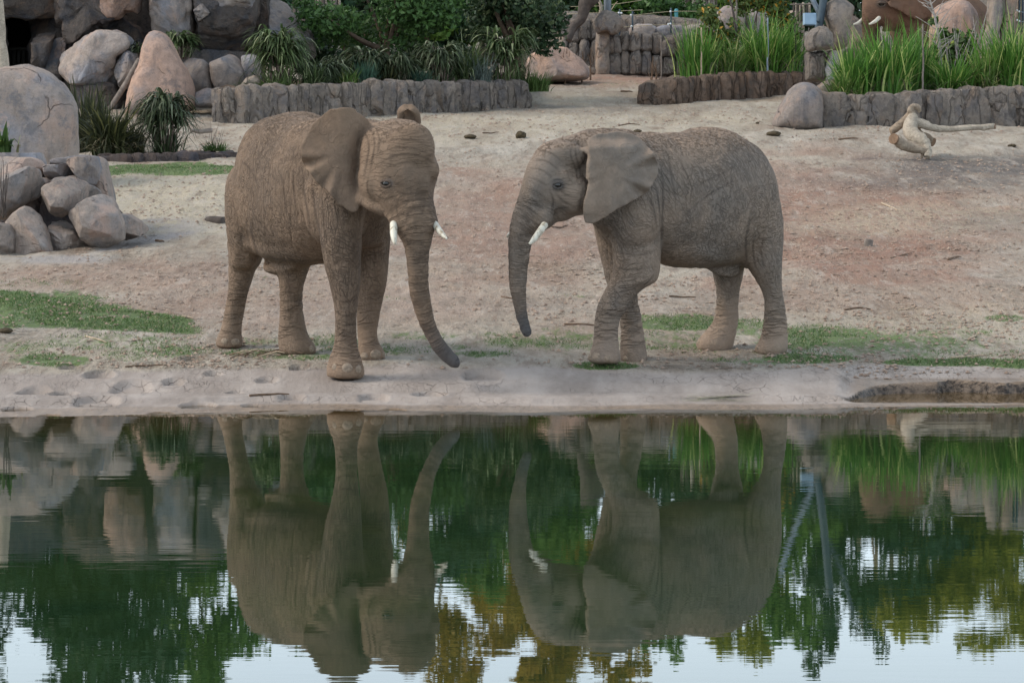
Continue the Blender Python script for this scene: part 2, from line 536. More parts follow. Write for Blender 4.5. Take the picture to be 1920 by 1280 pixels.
def ground_mat():
    t = NT('earth')
    o = t.obj()
    big = t.noise(o, 0.35, 5, .6)
    mid = t.noise(t.map(o, (1, .30, 1)), 2.4, 6, .68)
    fine = t.noise(t.map(o, (1, .22, 1)), 11, 6, .78)
    grit = t.noise(o, 70, 3, .7)
    speck = t.voro(t.map(o, (1, .2, 1)), 22, 'F1')
    col = t.mix(t.ramp(mid, .3, .7), srgb(143, 132, 118), srgb(183, 174, 161))
    col = t.mix(t.ramp(big, .42, .6, 0, .6), col, srgb(172, 160, 143))
    broad = t.noise(t.map(o, (1, .35, 1)), .8, 4, .6)
    col = t.mix(t.ramp(broad, .50, .66, 0, .55), col, srgb(132, 113, 97))
    col = t.mix(t.math('MULTIPLY', t.att('red'), t.ramp(mid, .25, .6, .35, 1)), col, srgb(148, 116, 99))
    stw = t.math('MULTIPLY', t.att('straw'), t.ramp(fine, .38, .58))
    col = t.mix(t.math('MULTIPLY', stw, .8), col, srgb(192, 180, 156))
    col = t.mix(t.math('MULTIPLY', t.att('ash'), t.ramp(mid, .3, .55, .35, 1)), col, srgb(98, 92, 88))
    # trodden dark crumbs and pale dust
    col = t.mix(t.math('MULTIPLY', t.ramp(fine, .54, .68), .62), col, srgb(104, 84, 70))
    col = t.mix(t.math('MULTIPLY', t.ramp(fine, .46, .34), .55), col, srgb(188, 173, 159))
    col = t.mix(t.ramp(speck, .10, .05, 0, .35), col, srgb(90, 74, 62))
    tram = t.noise(t.map(o, (1, .16, 1)), 4.2, 5, .7)
    col = t.mix(t.ramp(tram, .54, .68, 0, .5), col, srgb(118, 96, 82))
    col = t.mix(t.ramp(tram, .44, .34, 0, .4), col, srgb(186, 174, 162))
    # grey bank clay with drying cracks
    wv = t.vadd(o, t.vscale(t.noise(o, 3.0, 3, .6, color=True), .22))
    ck = t.voro(t.map(wv, (1, .5, 1)), 6.5)
    ck2 = t.voro(t.map(wv, (1, .5, 1)), 17)
    ckm = t.math('MULTIPLY', t.ramp(ck, .0, .018, .5, 0), t.ramp(t.noise(o, 1.1, 3), .50, .60))
    ckm2 = t.math('MULTIPLY', t.ramp(ck2, .0, .026, .4, 0), t.ramp(t.noise(t.vadd(o, (4, 7, 1)), 1.3, 3), .48, .60))
    ckm = t.math('MAXIMUM', ckm, ckm2)
    clay = t.mix(t.ramp(mid, .3, .7), srgb(140, 129, 121), srgb(172, 161, 153))
    clay = t.mix(t.ramp(fine, .58, .72, 0, .35), clay, srgb(118, 104, 95))
    clay = t.mix(t.math('MULTIPLY', ckm, .75), clay, srgb(80, 70, 64))
    bk = t.att('bank')
    col = t.mix(bk, col, clay)
    fl = t.math('MULTIPLY', t.att('flow'), t.ramp(mid, .35, .5))
    col = t.mix(fl, col, srgb(160, 154, 152))
    # turf colour under the grass blades
    gr = t.math('MULTIPLY', t.att('grass'), 1.0)
    gm = t.ramp(t.math('ADD', gr, t.math('MULTIPLY', t.math('SUBTRACT', fine, .5), 1.5)), .35, .75)
    turf = t.mix(t.ramp(fine, .35, .65), srgb(62, 92, 42), srgb(98, 122, 66))
    col = t.mix(t.math('MULTIPLY', gm, .85), col, turf)
    wet = t.att('wet')
    col = t.mix(t.math('MULTIPLY', wet, .85), col, t.mix(t.ramp(fine, .3, .7), srgb(104, 86, 68), srgb(142, 120, 98)))
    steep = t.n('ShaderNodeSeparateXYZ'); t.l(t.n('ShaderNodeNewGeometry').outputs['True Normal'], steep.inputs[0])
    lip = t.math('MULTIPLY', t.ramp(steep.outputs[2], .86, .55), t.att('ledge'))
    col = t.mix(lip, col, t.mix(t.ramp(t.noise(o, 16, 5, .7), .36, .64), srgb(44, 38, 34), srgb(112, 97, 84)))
    h = t.math('ADD', t.math('MULTIPLY', mid, .6), t.math('MULTIPLY', fine, .35))
    h = t.math('ADD', h, t.math('MULTIPLY', grit, .08))
    h = t.math('MULTIPLY', h, t.math('SUBTRACT', 1.0, t.math('MULTIPLY', bk, .72)))
    h = t.math('SUBTRACT', h, t.math('MULTIPLY', t.math('MULTIPLY', ckm, bk), .15))
    rough = t.math('SUBTRACT', .95, t.math('MULTIPLY', wet, .45))
    return t.fin(col, rough, t.bump(h, .13, 1.0), .25)

GROUND, GV, GGRASS, GPX, GPY = make_ground()

# ================================================================== POND
def water_mat():
    t = NT('pond_water')
    o = t.pos()
    # slow ripples, drawn out across the line of sight, plus finer ones
    w1 = t.noise(t.map(o, (.55, 2.6, 1)), 1.6, 3, .5, .3)
    w2 = t.noise(t.map(o, (1.5, 8.5, 1), rot=(0, 0, .05)), 1.8, 2, .5)
    patch = t.ramp(t.noise(t.map(o, (.25, .5, 1)), .9, 2), .35, .65, .35, 1.0)
    h = t.math('ADD', t.math('MULTIPLY', w1, .55), t.math('MULTIPLY', t.math('MULTIPLY', w2, .32), patch))
    sep = t.n('ShaderNodeSeparateXYZ'); t.l(o, sep.inputs[0])
    shallow = t.ramp(sep.outputs[1], 20.5, 24.2)
    silt = t.noise(o, .7, 4)
    deep = t.mix(t.ramp(silt, .35, .65), (.011, .027, .011), (.018, .036, .012))
    col = t.mix(shallow, deep, t.mix(t.ramp(silt, .4, .6), (.040, .030, .008), (.060, .036, .012)))
    col = t.mix(t.ramp(sep.outputs[1], 24.35, 24.6), col, t.mix(t.ramp(silt, .4, .6), (.085, .052, .016), (.120, .075, .026)))
    m = t.fin(col, .012, t.bump(h, .0006, 1.0), .5)
    t.b.inputs['IOR'].default_value = 1.33
    return m

def make_water():
    xs = np.linspace(-60, 60, 25)
    ys = np.array([-30, -10, 0, 6, 10, 14, 18, 21, 23, 24, 25, 26.0])
    X, Y = np.meshgrid(xs, ys)
    V = np.stack([X, Y, X * 0], -1).reshape(-1, 3)
    return mesh_obj('pond_water', V, grid_faces(len(ys), len(xs), False), water_mat(), origin=(0, 12, 0), kind='structure')
WATER = make_water()

# ================================================================== ROCKS
def rock_mat(name, base, cool, warm, grain=1.0, bump=.05, ribs=0.0):
    t = NT(name)
    rv = t.rnd()
    o = t.vadd(t.obj(), t.vscale((1, 1, 1), 0))
    cmb = t.n('ShaderNodeCombineXYZ'); t.put(cmb.inputs[0], t.math('MULTIPLY', rv, 37.0)); t.put(cmb.inputs[1], t.math('MULTIPLY', rv, 91.0))
    o = t.vadd(t.obj(), cmb.outputs[0])
    big = t.noise(o, .9 * grain, 4, .6)
    big2 = t.noise(t.map(o, (1, 1, .6), loc=(5, 3, 1)), 1.4 * grain, 4, .6, .5)
    mid = t.noise(o, 5 * grain, 6, .7)
    fine = t.noise(o, 26 * grain, 5, .75)
    streak = t.noise(t.map(o, (3.2, 3.2, .35)), 1.8 * grain, 4, .6)
    col = t.mix(t.ramp(mid, .3, .7), tuple(c * .82 for c in base), tuple(c * 1.15 for c in base))
    col = t.mix(t.ramp(big, .46, .66, 0, .85), col, cool)
    col = t.mix(t.ramp(big2, .50, .70, 0, .8), col, warm)
    col = t.mix(t.ramp(streak, .54, .70, 0, .45), col, tuple(c * .45 for c in cool))
    col = t.mix(t.ramp(fine, .53, .70, 0, .55), col, tuple(c * .5 for c in base))
    lich = t.noise(t.vadd(o, (3, 8, 2)), 2.6 * grain, 6, .75)
    col = t.mix(t.ramp(lich, .52, .64, 0, .6), col, tuple(c * .55 for c in cool))
    col = t.mix(t.ramp(lich, .42, .32, 0, .45), col, tuple(min(1, c * 1.3) for c in warm))
    col = t.mix(t.ramp(fine, .44, .30, 0, .3), col, tuple(min(1, c * 1.5) for c in base))
    wv = t.vadd(o, t.vscale(t.noise(o, 1.6, 3, .6, color=True), .5))
    ck = t.math('MULTIPLY', t.ramp(t.voro(wv, .8 * grain), 0, .009, 1, 0), t.ramp(big2, .50, .58))
    col = t.mix(t.math('MULTIPLY', ck, .6), col, tuple(c * .25 for c in base))
    if ribs:      # carved upright clefts
        w2 = t.vadd(o, t.vscale(t.noise(o, 2.2, 3, .6, color=True), .16))
        rn = t.noise(t.map(w2, (1, 1, .28)), ribs, 2, .5)
        rb = t.ramp(t.math('ABSOLUTE', t.math('SUBTRACT', rn, .5)), 0, .028, 1, 0)
        col = t.mix(t.math('MULTIPLY', rb, .55), col, tuple(c * .22 for c in base))
        ck = t.math('MAXIMUM', ck, rb)
    br = t.math('ADD', .82, t.math('MULTIPLY', rv, .36))
    col = t.mix(1.0, col, br, 'MULTIPLY')
    h = t.math('ADD', t.math('MULTIPLY', mid, 1.3), t.math('MULTIPLY', fine, .6))
    h = t.math('SUBTRACT', h, t.math('MULTIPLY', ck, .7))
    return t.fin(col, .92, t.bump(h, bump, .9), .2)

M_RGREY = rock_mat('rock_grey', srgb(153, 141, 133), srgb(133, 136, 145), srgb(176, 151, 136))
M_RPILE = rock_mat('rock_pinkish', srgb(161, 147, 137), srgb(143, 141, 142), srgb(178, 151, 137), 1.6)
M_RPINK = rock_mat('rock_pink', srgb(177, 148, 132), srgb(143, 134, 132), srgb(191, 155, 132))
M_RCLIFF = rock_mat('rock_cliff', srgb(108, 100, 95), srgb(84, 88, 97), srgb(140, 117, 102), 1.1, .18)
M_RWALL = rock_mat('rock_wall', srgb(150, 139, 129), srgb(124, 119, 118), srgb(160, 140, 123), 2.4, .09, 2.6)
M_RWALL2 = rock_mat('rock_wall_brown', srgb(119, 101, 88), srgb(96, 88, 83), srgb(135, 108, 89), 2.2, .05, 2.8)
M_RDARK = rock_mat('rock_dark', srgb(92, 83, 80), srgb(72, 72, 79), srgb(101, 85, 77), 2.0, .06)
M_RFAR = rock_mat('rock_far', srgb(155, 141, 128), srgb(134, 129, 127), srgb(177, 146, 125), 1.2, .06, 1.6)
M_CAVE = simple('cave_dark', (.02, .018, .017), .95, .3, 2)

RK = [0]
def rock_geo(outl, D, depth, pw=.38, amp=.05, facets=0, nth=64, nph=26, sub=1.0, fine=True):
    """Solid from an outline in photo pixels: bulges towards and away from us, then cut and weathered."""
    RK[0] += 1
    seed = RK[0]
    o = np.array(outl, float)
    # centroid by area
    x, y = o[:, 0], o[:, 1]
    cr = x * np.roll(y, -1) - np.roll(x, -1) * y
    A = cr.sum()
    c = np.array([((x + np.roll(x, -1)) * cr).sum(), ((y + np.roll(y, -1)) * cr).sum()]) / (3 * A)
    ang = np.arctan2(o[:, 1] - c[1], o[:, 0] - c[0])
    r = np.hypot(o[:, 0] - c[0], o[:, 1] - c[1])
    # sample the polygon by rays from its centre
    th = np.linspace(-np.pi, np.pi, nth, endpoint=False)
    Rr = np.zeros(nth)
    d = np.stack([np.cos(th), np.sin(th)], -1)
    for i in range(len(o)):
        a, b = o[i] - c, o[(i + 1) % len(o)] - c
        e = b - a
        den = d[:, 0] * e[1] - d[:, 1] * e[0]
        den = np.where(abs(den) < 1e-9, 1e-9, den)
        t = (a[0] * e[1] - a[1] * e[0]) / den
        u = (a[0] * d[:, 1] - a[1] * d[:, 0]) / den
        ok = (t > 0) & (u >= -1e-6) & (u <= 1 + 1e-6)
        Rr = np.where(ok, np.maximum(Rr, t), Rr)
    Rr = np.where(Rr <= 0, np.median(r), Rr)
    Rr = (np.roll(Rr, 1) + 3 * Rr + np.roll(Rr, -1)) / 5
    ph = np.linspace(-np.pi / 2, np.pi / 2, nph + 2)[1:-1]
    k = np.cos(ph) ** pw
    s = np.sign(np.sin(ph)) * np.abs(np.sin(ph)) ** .85
    px = c[0] + k[:, None] * (Rr * d[:, 0])[None]
    py = c[1] + k[:, None] * (Rr * d[:, 1])[None]
    C = P(c[0], c[1], D)
    sc = D / F
    V = np.stack([C[0] + (px - c[0]) * sc, D + (s * depth)[:, None] + 0 * px, C[2] - (py - c[1]) * sc], -1).reshape(-1, 3)
    Q = grid_faces(nph, nth).tolist()
    V = np.vstack([V, [[C[0], D - depth, C[2]], [C[0], D + depth, C[2]]]])
    Q += [[len(V) - 2, (j + 1) % nth, j] for j in range(nth)]
    L = (nph - 1) * nth
    Q += [[len(V) - 1, L + j, L + (j + 1) % nth] for j in range(nth)]
    size = float(np.median(Rr)) * sc
    rs = np.random.RandomState(seed)
    if facets:
        for _ in range(facets):
            n = rs.normal(size=3); n[1] = -abs(n[1]) - .15; n /= np.linalg.norm(n)
            q = (V - C) @ n
            lim = np.quantile(q, rs.uniform(.80, .95))
            ov = np.maximum(q - lim, 0)
            V = V - n * (ov * .97)[:, None]
    L0 = V - C
    nn = L0 / (np.linalg.norm(L0, axis=1)[:, None] + 1e-9)
    w = fbm(L0 / size * 1.3 + seed * 7.7, seed, 4, .5) * amp * size
    if fine:
        w = w + .6 * amp * size * (np.abs(fbm(L0 / size * 2.6 + seed, seed + 50, 3)) - .4)
        cl = np.abs(vnoise(L0 / size * [1.5, 1.5, 1.1] + seed * 3.3, seed + 90))
        w = w - .55 * amp * size * np.clip(1 - cl / .10, 0, 1) ** .7
    V = V + nn * w[:, None]
    return V, Q

def rock(name, outl, D, depth, mat, label=None, cat=None, group=None, parent=None, **k):
    V, Q = rock_geo(outl, D, depth, **k)
    og = None if parent is not None else np.array([V[:, 0].mean(), D, V[:, 2].min()])
    return mesh_obj(name, V, Q, mat, parent, og, label=label, cat=cat, group=group)

def skirt(o, n=1):
    return o

G_PILE = 'stones of the heap on the left'
def pile(outl, D, depth, label, **k):
    k['facets'] = k.get('facets', 2) + 5
    k['pw'] = k.get('pw', .38) * .55
    c = np.mean(outl, axis=0); outl = [tuple(c + (np.array(q) - c) * 1.07) for q in outl]
    k['amp'] = k.get('amp', .05) * 1.5
    return rock('boulder', outl, D, depth, k.pop('mat', M_RPILE), label, 'boulder', G_PILE, **k)

rock('boulder', [(-60, 150), (-25, 138), (0, 131), (18, 126), (45, 122), (75, 123), (98, 134), (120, 155), (138, 180), (146, 205), (149, 240), (148, 275), (146, 330), (60, 340), (-60, 340), (-75, 240)], 45.0, .55, M_RGREY,
     'tall smooth grey boulder with a rounded top standing behind the stone heap', 'boulder', pw=.35, amp=.05)
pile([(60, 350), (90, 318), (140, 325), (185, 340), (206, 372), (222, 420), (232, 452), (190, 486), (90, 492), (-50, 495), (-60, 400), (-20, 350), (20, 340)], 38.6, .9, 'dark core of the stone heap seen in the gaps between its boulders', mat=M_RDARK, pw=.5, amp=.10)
pile([(-40, 300), (11, 297), (36, 296), (63, 297), (75, 304), (84, 313), (85, 329), (74, 338), (40, 345), (-40, 345)], 38.1, .45, 'brown rounded slab at the top left of the stone heap', facets=2, pw=.4, amp=.04)
pile([(38, 288), (79, 287), (83, 300), (82, 314), (60, 314), (38, 310)], 39.4, .3, 'small bluish block on top of the heap under the tall boulder', mat=M_RGREY, pw=.3, amp=.03)
pile([(98, 298), (128, 295), (150, 291), (176, 292), (174, 312), (100, 316)], 39.3, .3, 'low flat block tucked behind the square top stone', mat=M_RGREY, pw=.3, amp=.03)
pile([(180, 294), (190, 295), (196, 302), (197, 317), (202, 333), (208, 360), (213, 384), (198, 376), (186, 366), (172, 345), (172, 310)], 38.3, .5, 'narrow upright slab on the right edge of the stone heap', pw=.45, amp=.04)
pile([(128, 304), (133, 297), (153, 294), (180, 295), (184, 315), (185, 336), (176, 346), (162, 342), (153, 335), (140, 331), (131, 318)], 37.8, .4, 'pale square stone at the top right of the heap', pw=.32, amp=.035, mat=M_RGREY)
pile([(85, 310), (131, 310), (132, 330), (115, 333), (99, 338), (87, 331)], 37.9, .3, 'small pale flat-topped block between the top stones', pw=.32, amp=.03, mat=M_RGREY)
pile([(75, 333), (90, 335), (103, 344), (97, 351), (78, 351)], 37.8, .25, 'smallest wedge stone above the round boulder of the heap', pw=.5)
pile([(98, 340), (111, 333), (140, 332), (162, 344), (181, 354), (190, 365), (171, 372), (158, 381), (120, 378)], 37.6, .35, 'sloping stone behind the round boulder of the heap', pw=.45, amp=.04)
pile([(-45, 345), (-25, 332), (16, 326), (54, 314), (69, 317), (73, 333), (82, 354), (82, 366), (45, 379), (23, 393), (7, 407), (-25, 412), (-45, 405)], 37.1, .55, 'large tilted grey block with an orange underside on the left of the heap', facets=4, pw=.4, amp=.045)
pile([(83, 351), (101, 342), (126, 336), (149, 338), (161, 346), (160, 365), (153, 381), (137, 393), (117, 404), (102, 400), (88, 386), (82, 371)], 37.0, .5, 'round grey-brown boulder wedged in the middle of the heap', facets=2, pw=.5, amp=.05)
pile([(126, 399), (137, 393), (171, 371), (189, 365), (207, 371), (216, 392), (226, 416), (229, 448), (192, 466), (167, 460), (153, 445), (139, 423)], 36.6, .5, 'big pink angular slab at the foot of the heap on its right', facets=5, pw=.35, amp=.03)
pile([(214, 400), (239, 403), (260, 414), (279, 431), (268, 440), (248, 446), (232, 450), (218, 430)], 37.3, .4, 'low pink wedge stone running out onto the sand', pw=.5, amp=.05)
pile([(7, 419), (27, 403), (49, 389), (61, 396), (73, 414), (87, 441), (95, 468), (92, 486), (54, 486), (20, 480), (18, 440)], 36.5, .5, 'pointed grey boulder with one pink side at the foot of the heap', facets=5, pw=.4, amp=.05)
pile([(-50, 415), (-30, 418), (16, 423), (24, 439), (27, 466), (16, 488), (-50, 492)], 36.3, .4, 'rough grey boulder at the left picture edge at the foot of the heap', facets=3, amp=.08)
pile([(100, 416), (115, 408), (135, 424), (153, 449), (183, 470), (170, 486), (111, 488), (96, 478), (98, 440)], 36.9, .4, 'crumbling mortar-like rock filling the foot of the heap', amp=.10, pw=.55)

# ---- the artificial cliff at the back left
CL = empty('rock_cliff', P(260, 190, 61.5), 'tall dark rock cliff with a cave mouth behind the planting', 'cliff')
CL.location.z = gz(CL.location.x, 61.5) - .1
def cliff(outl, D, depth, **k):
    k['amp'] = k.get('amp', .07) * 1.7
    k['nth'], k['nph'] = 80, 36
    k.setdefault('facets', 4)
    k['pw'] = k.get('pw', .38) * .45
    return rock('rock', outl, D, depth, k.pop('mat', M_RCLIFF), parent=CL, **k)
cliff([(66, -110), (300, -120), (500, -100), (505, 60), (500, 215), (300, 225), (106, 225), (70, 215), (66, 60)], 65.4, 1.1, pw=.2, amp=.05)
cliff([(-90, -110), (60, -112), (120, -90), (117, 0), (106, 26), (76, 35), (50, 33), (20, 31), (-20, 38), (-90, 40)], 63.4, .9, amp=.10, pw=.3)
cliff([(-90, 30), (-20, 30), (4, 40), (8, 125), (6, 190), (-90, 195)], 63.6, .8, pw=.3)
cliff([(64, 40), (77, 31), (93, 33), (101, 45), (101, 85), (96, 110), (84, 150), (78, 200), (63, 200), (62, 110)], 62.7, .5, pw=.5)
cliff([(78, 108), (93, 80), (108, 70), (124, 72), (128, 88), (114, 98), (112, 118), (118, 140), (112, 200), (80, 200)], 62.6, .5, amp=.12)
cliff([(114, 10), (122, -70), (190, -85), (206, -10), (218, 22), (242, 44), (250, 66), (200, 78), (160, 80), (130, 92), (120, 50)], 63.0, .8, amp=.12, facets=3)
cliff([(186, -90), (265, -90), (264, 0), (259, 27), (246, 20), (231, 22), (222, 35), (204, 34), (190, 18)], 62.5, .7, mat=M_RPINK, amp=.05)
cliff([(205, 30), (232, 34), (262, 55), (284, 95), (284, 160), (240, 160), (228, 100), (205, 70)], 63.8, .6, amp=.08)
cliff([(106, 98), (127, 88), (155, 74), (172, 63), (186, 57), (232, 61), (246, 72), (248, 96), (224, 106), (218, 158), (151, 161), (127, 157), (112, 137)], 62.0, .6, pw=.3, amp=.05, mat=M_RGREY)
cliff([(219, 110), (230, 98), (244, 100), (264, 105), (270, 160), (240, 168), (224, 166), (218, 150)], 61.7, .4, pw=.4, mat=M_RGREY)
cliff([(130, 157), (222, 157), (226, 176), (228, 206), (130, 206)], 61.9, .5, pw=.25)
cliff([(283, -95), (360, -95), (363, 0), (364, 33), (360, 56), (340, 90), (313, 90), (286, 60), (282, 20)], 62.9, .8, pw=.4, amp=.06, mat=M_RGREY)
cliff([(366, -95), (480, -95), (482, 0), (478, 45), (471, 76), (440, 108), (400, 112), (374, 105), (371, 45), (366, 15)], 62.8, .8, pw=.35, amp=.05)
cliff([(384, -80), (477, -85), (475, 8), (463, 22), (435, 29), (424, 25), (402, 11), (386, 0)], 62.15, .5, pw=.4, amp=.05, mat=M_RGREY)
cliff([(364, 20), (388, 2), (404, 14), (392, 30), (374, 40)], 62.2, .35, mat=M_RGREY)
cliff([(474, -90), (504, -90), (506, 30), (498, 100), (476, 110), (470, 40)], 63.6, .6)
cliff([(497, 3), (520, 0), (537, 4), (549, 19), (556, 38), (588, 60), (590, 110), (500, 110), (494, 30)], 64.0, .7, mat=M_RGREY, amp=.05)
cliff([(272, 100), (366, 96), (480, 98), (500, 150), (500, 215), (272, 220)], 63.0, .5, pw=.3)
# the cliff goes on past the left picture edge
for ol, D in (([(-190, -110), (-80, -110), (-76, 60), (-84, 200), (-200, 205), (-205, 20)], 63.6), ([(-330, -120), (-180, -118), (-176, 40), (-190, 206), (-335, 206), (-345, 30)], 63.0), ([(-480, -80), (-320, -90), (-318, 60), (-326, 208), (-490, 208), (-500, 60)], 62.6), ([(-640, -40), (-470, -60), (-462, 70), (-470, 210), (-640, 210), (-660, 80)], 62.2)):
    cliff(ol, D, .9, pw=.3, amp=.07)
# cave interior: walls, roof and back standing behind the mouth
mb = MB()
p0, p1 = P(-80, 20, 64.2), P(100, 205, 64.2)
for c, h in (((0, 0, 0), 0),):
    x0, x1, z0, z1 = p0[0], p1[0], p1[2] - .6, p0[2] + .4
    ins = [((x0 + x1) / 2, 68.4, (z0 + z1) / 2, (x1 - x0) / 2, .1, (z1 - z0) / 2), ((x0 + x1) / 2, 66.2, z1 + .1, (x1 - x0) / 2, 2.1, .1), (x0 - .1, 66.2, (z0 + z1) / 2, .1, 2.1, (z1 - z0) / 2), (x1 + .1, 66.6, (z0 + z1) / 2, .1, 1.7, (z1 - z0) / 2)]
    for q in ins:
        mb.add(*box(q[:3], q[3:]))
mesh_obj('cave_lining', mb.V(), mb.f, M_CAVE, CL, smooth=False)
mb = MB()
for i in range(9):
    a, b = P(-10 + i * 9, 90, 66.2), P(-10 + i * 9, 150, 66.2)
    mb.add(*tube([a, b], .05, 6))
mb.add(*tube([P(-20, 92, 66.15), P(80, 92, 66.15)], .05, 6))
gt = mesh_obj('barred_gate', mb.V(), mb.f, simple('gate_iron', (.05, .048, .045), .6), CL)

rock('boulder', [(277, 66), (282, 58), (293, 55), (307, 57), (318, 70), (329, 93), (340, 113), (351, 129), (359, 147), (365, 167), (370, 205), (300, 222), (232, 218), (240, 178), (254, 142), (262, 118), (267, 90)], 60.0, .7, M_RPINK,
     'tall pointed pinkish boulder in front of the dark cliff', 'boulder', pw=.55, amp=.04)
G_ROW = 'boulders along the foot of the cliff'
for ol, D, lab, m in (
    ([(340, 116), (353, 110), (383, 113), (394, 123), (398, 142), (400, 175), (377, 178), (350, 176)], 61.0, 'bluish squat boulder just right of the pointed pink boulder', M_RGREY),
    ([(391, 117), (417, 107), (430, 100), (442, 97), (453, 108), (456, 130), (458, 152), (450, 175), (410, 178), (398, 153)], 60.8, 'reddish flat-faced boulder left of the tall fountain grass', M_RGREY),
    ([(452, 107), (472, 101), (487, 108), (490, 168), (458, 172)], 61.2, 'pale bluish boulder half behind the fountain grass stems', M_RGREY),
    ([(362, 176), (387, 165), (408, 168), (414, 185), (408, 202), (366, 202)], 60.2, 'low grey stone at the corner of the long planter wall', M_RGREY),
    ([(453, 158), (463, 146), (480, 141), (491, 150), (488, 170), (456, 172)], 59.6, 'small pale stone among the planter grass', M_RFAR)):
    rock('boulder', ol, D, .4, m, lab, 'boulder', G_ROW, pw=.45, amp=.05, facets=1)

# ---- centre
rock('boulder', [(1017, 95), (1026, 84), (1040, 89), (1063, 89), (1074, 99), (1090, 110), (1099, 121), (1107, 136), (1100, 150), (1050, 154), (990, 154), (985, 122), (995, 101)], 71.5, .9, M_RPINK,
     'low pink boulder on the red earth left of the rock pillar', 'boulder', pw=.5, amp=.05, facets=2)
rock('boulder', [(1094, 128), (1104, 124), (1118, 130), (1116, 140), (1096, 141)], 73.0, .25, M_RFAR, 'small pale stone at the foot of the rock pillar', 'boulder')
RW = empty('rock_wall', P(1180, 128, 77), 'grey sculpted rock wall with a rounded pillar behind the red earth', 'rock wall')
RW.location.z = gz(RW.location.x, 77) - .1
def rw(outl, D, depth, **k):
    k.setdefault('amp', .08)
    return rock('rock', outl, D, depth, k.pop('mat', M_RWALL), parent=RW, **k)
rw([(1113, 52), (1112, 41), (1120, 27), (1136, 19), (1150, 22), (1167, 34), (1170, 52), (1158, 64), (1145, 67), (1140, 60), (1120, 64)], 75.6, .4, amp=.06)
rw([(1118, 50), (1144, 52), (1142, 90), (1144, 145), (1117, 145), (1116, 90)], 75.9, .32, pw=.6, amp=.06, mat=M_RFAR)
rs = np.random.RandomState(4)
def quadrock(x0, y0, x1, y1, j=.12):
    w, h = x1 - x0, y1 - y0
    pts = [(x0, y1), (x0, y0 + .3 * h), (x0 + .2 * w, y0), (x0 + .8 * w, y0), (x1, y0 + .3 * h), (x1, y1), (x0 + .5 * w, y1 + .05 * h)]
    return [(a + rs.uniform(-j, j) * w * .5, b + rs.uniform(-j, j) * h * .5) for a, b in pts]
x = 1138
while x < 1330:
    w = rs.uniform(15, 26)
    t_ = 62 + rs.uniform(-3, 3) + (x - 1138) * .02
    m_ = t_ + rs.uniform(26, 40)
    rw(quadrock(x - 2, t_, x + w + 2, m_ + 3), 76.2 + rs.uniform(-.1, .1), .4, pw=.45, amp=.10)
    rw(quadrock(x - 2, m_, x + w + 2, 142), 76.1 + rs.uniform(-.1, .1), .4, pw=.4, amp=.09)
    x += w
x = 1045
while x < 1118:
    w = rs.uniform(16, 26)
    m_ = rs.uniform(66, 80)
    rw(quadrock(x - 3, 29 + rs.uniform(-2, 6), x + w + 3, m_ + 4), 77.6, .4, amp=.1)
    rw(quadrock(x - 3, m_, x + w + 3, 150), 77.4, .4, amp=.1)
    x += w
for x0, y0, x1, y1 in ((1180, 46, 1235, 72), (1225, 48, 1290, 74), (1280, 44, 1345, 76)):
    rw(quadrock(x0, y0, x1, y1), 77.8, .5, mat=M_RGREY, amp=.07)
rw([(1030, 20), (1350, 40), (1350, 150), (1030, 155)], 78.6, .5, pw=.2, amp=.03)
G_MID = 'rounded boulders behind the orange-leaved bushes'
rock('boulder', [(1343, 22), (1356, 13), (1378, 12), (1392, 16), (1396, 40), (1392, 70), (1345, 70), (1340, 40)], 74.0, .5, M_RGREY, 'rounded grey boulder between the stems of the orange-leaved bush', 'boulder', G_MID, amp=.05)
rock('boulder', [(1396, 24), (1415, 14), (1436, 20), (1440, 50), (1436, 72), (1396, 72)], 74.5, .5, M_RGREY, 'grey boulder behind the tallest green reeds', 'boulder', G_MID, amp=.05)
rock('boulder', [(1470, 28), (1482, 20), (1502, 24), (1508, 40), (1506, 72), (1468, 72)], 73.5, .5, M_RFAR, 'pale boulder left of the blue-grey box', 'boulder', G_MID, amp=.05)

# ---- rocks on the right
G_R = 'rock stack by the blue-grey box'
rock('boulder', [(1510, 68), (1521, 55), (1536, 49), (1548, 51), (1560, 63), (1563, 79), (1561, 92), (1536, 95), (1514, 98), (1508, 84)], 64.0, .45, M_RWALL, 'round grey boulder right under the blue-grey box', 'boulder', G_R, amp=.04, pw=.5)
rock('boulder', [(1510, 99), (1546, 95), (1549, 118), (1547, 152), (1528, 154), (1510, 152)], 64.4, .4, M_RWALL, 'upright stone below the round boulder, on the left', 'boulder', G_R, pw=.4)
rock('boulder', [(1553, 94), (1570, 96), (1575, 112), (1575, 156), (1550, 158), (1546, 132)], 64.2, .4, M_RGREY, 'leaning stone below the round boulder, on the right', 'boulder', G_R, pw=.45)
rock('boulder', [(1544, 30), (1549, 5), (1564, -2), (1587, 1), (1601, 14), (1597, 30), (1594, 56), (1590, 86), (1573, 95), (1562, 95), (1559, 63), (1553, 53)], 65.2, .5, M_RFAR, 'tall cream and grey rock pillar left of the far elephant', 'boulder', G_R, pw=.5, amp=.04)
rock('boulder', [(1590, 18), (1622, 12), (1630, 45), (1628, 100), (1616, 160), (1562, 160), (1570, 95), (1586, 92), (1590, 55)], 70.6, .5, M_RFAR, 'cracked rock face between the pillar and the far elephant', 'boulder', G_R, amp=.06, facets=2)
rock('boulder', [(1750, 16), (1775, 4), (1800, 1), (1815, 7), (1830, 25), (1836, 70), (1838, 165), (1746, 165), (1744, 60)], 67.4, .55, M_RPINK, 'pinkish-brown rounded rock behind the bare twigs', 'boulder', amp=.05)
rock('boulder', [(1790, -60), (1860, -60), (1866, 30), (1860, 80), (1820, 90), (1800, 30)], 72.0, .7, M_RFAR, 'pale high rock above the pinkish rock', 'boulder', amp=.08)
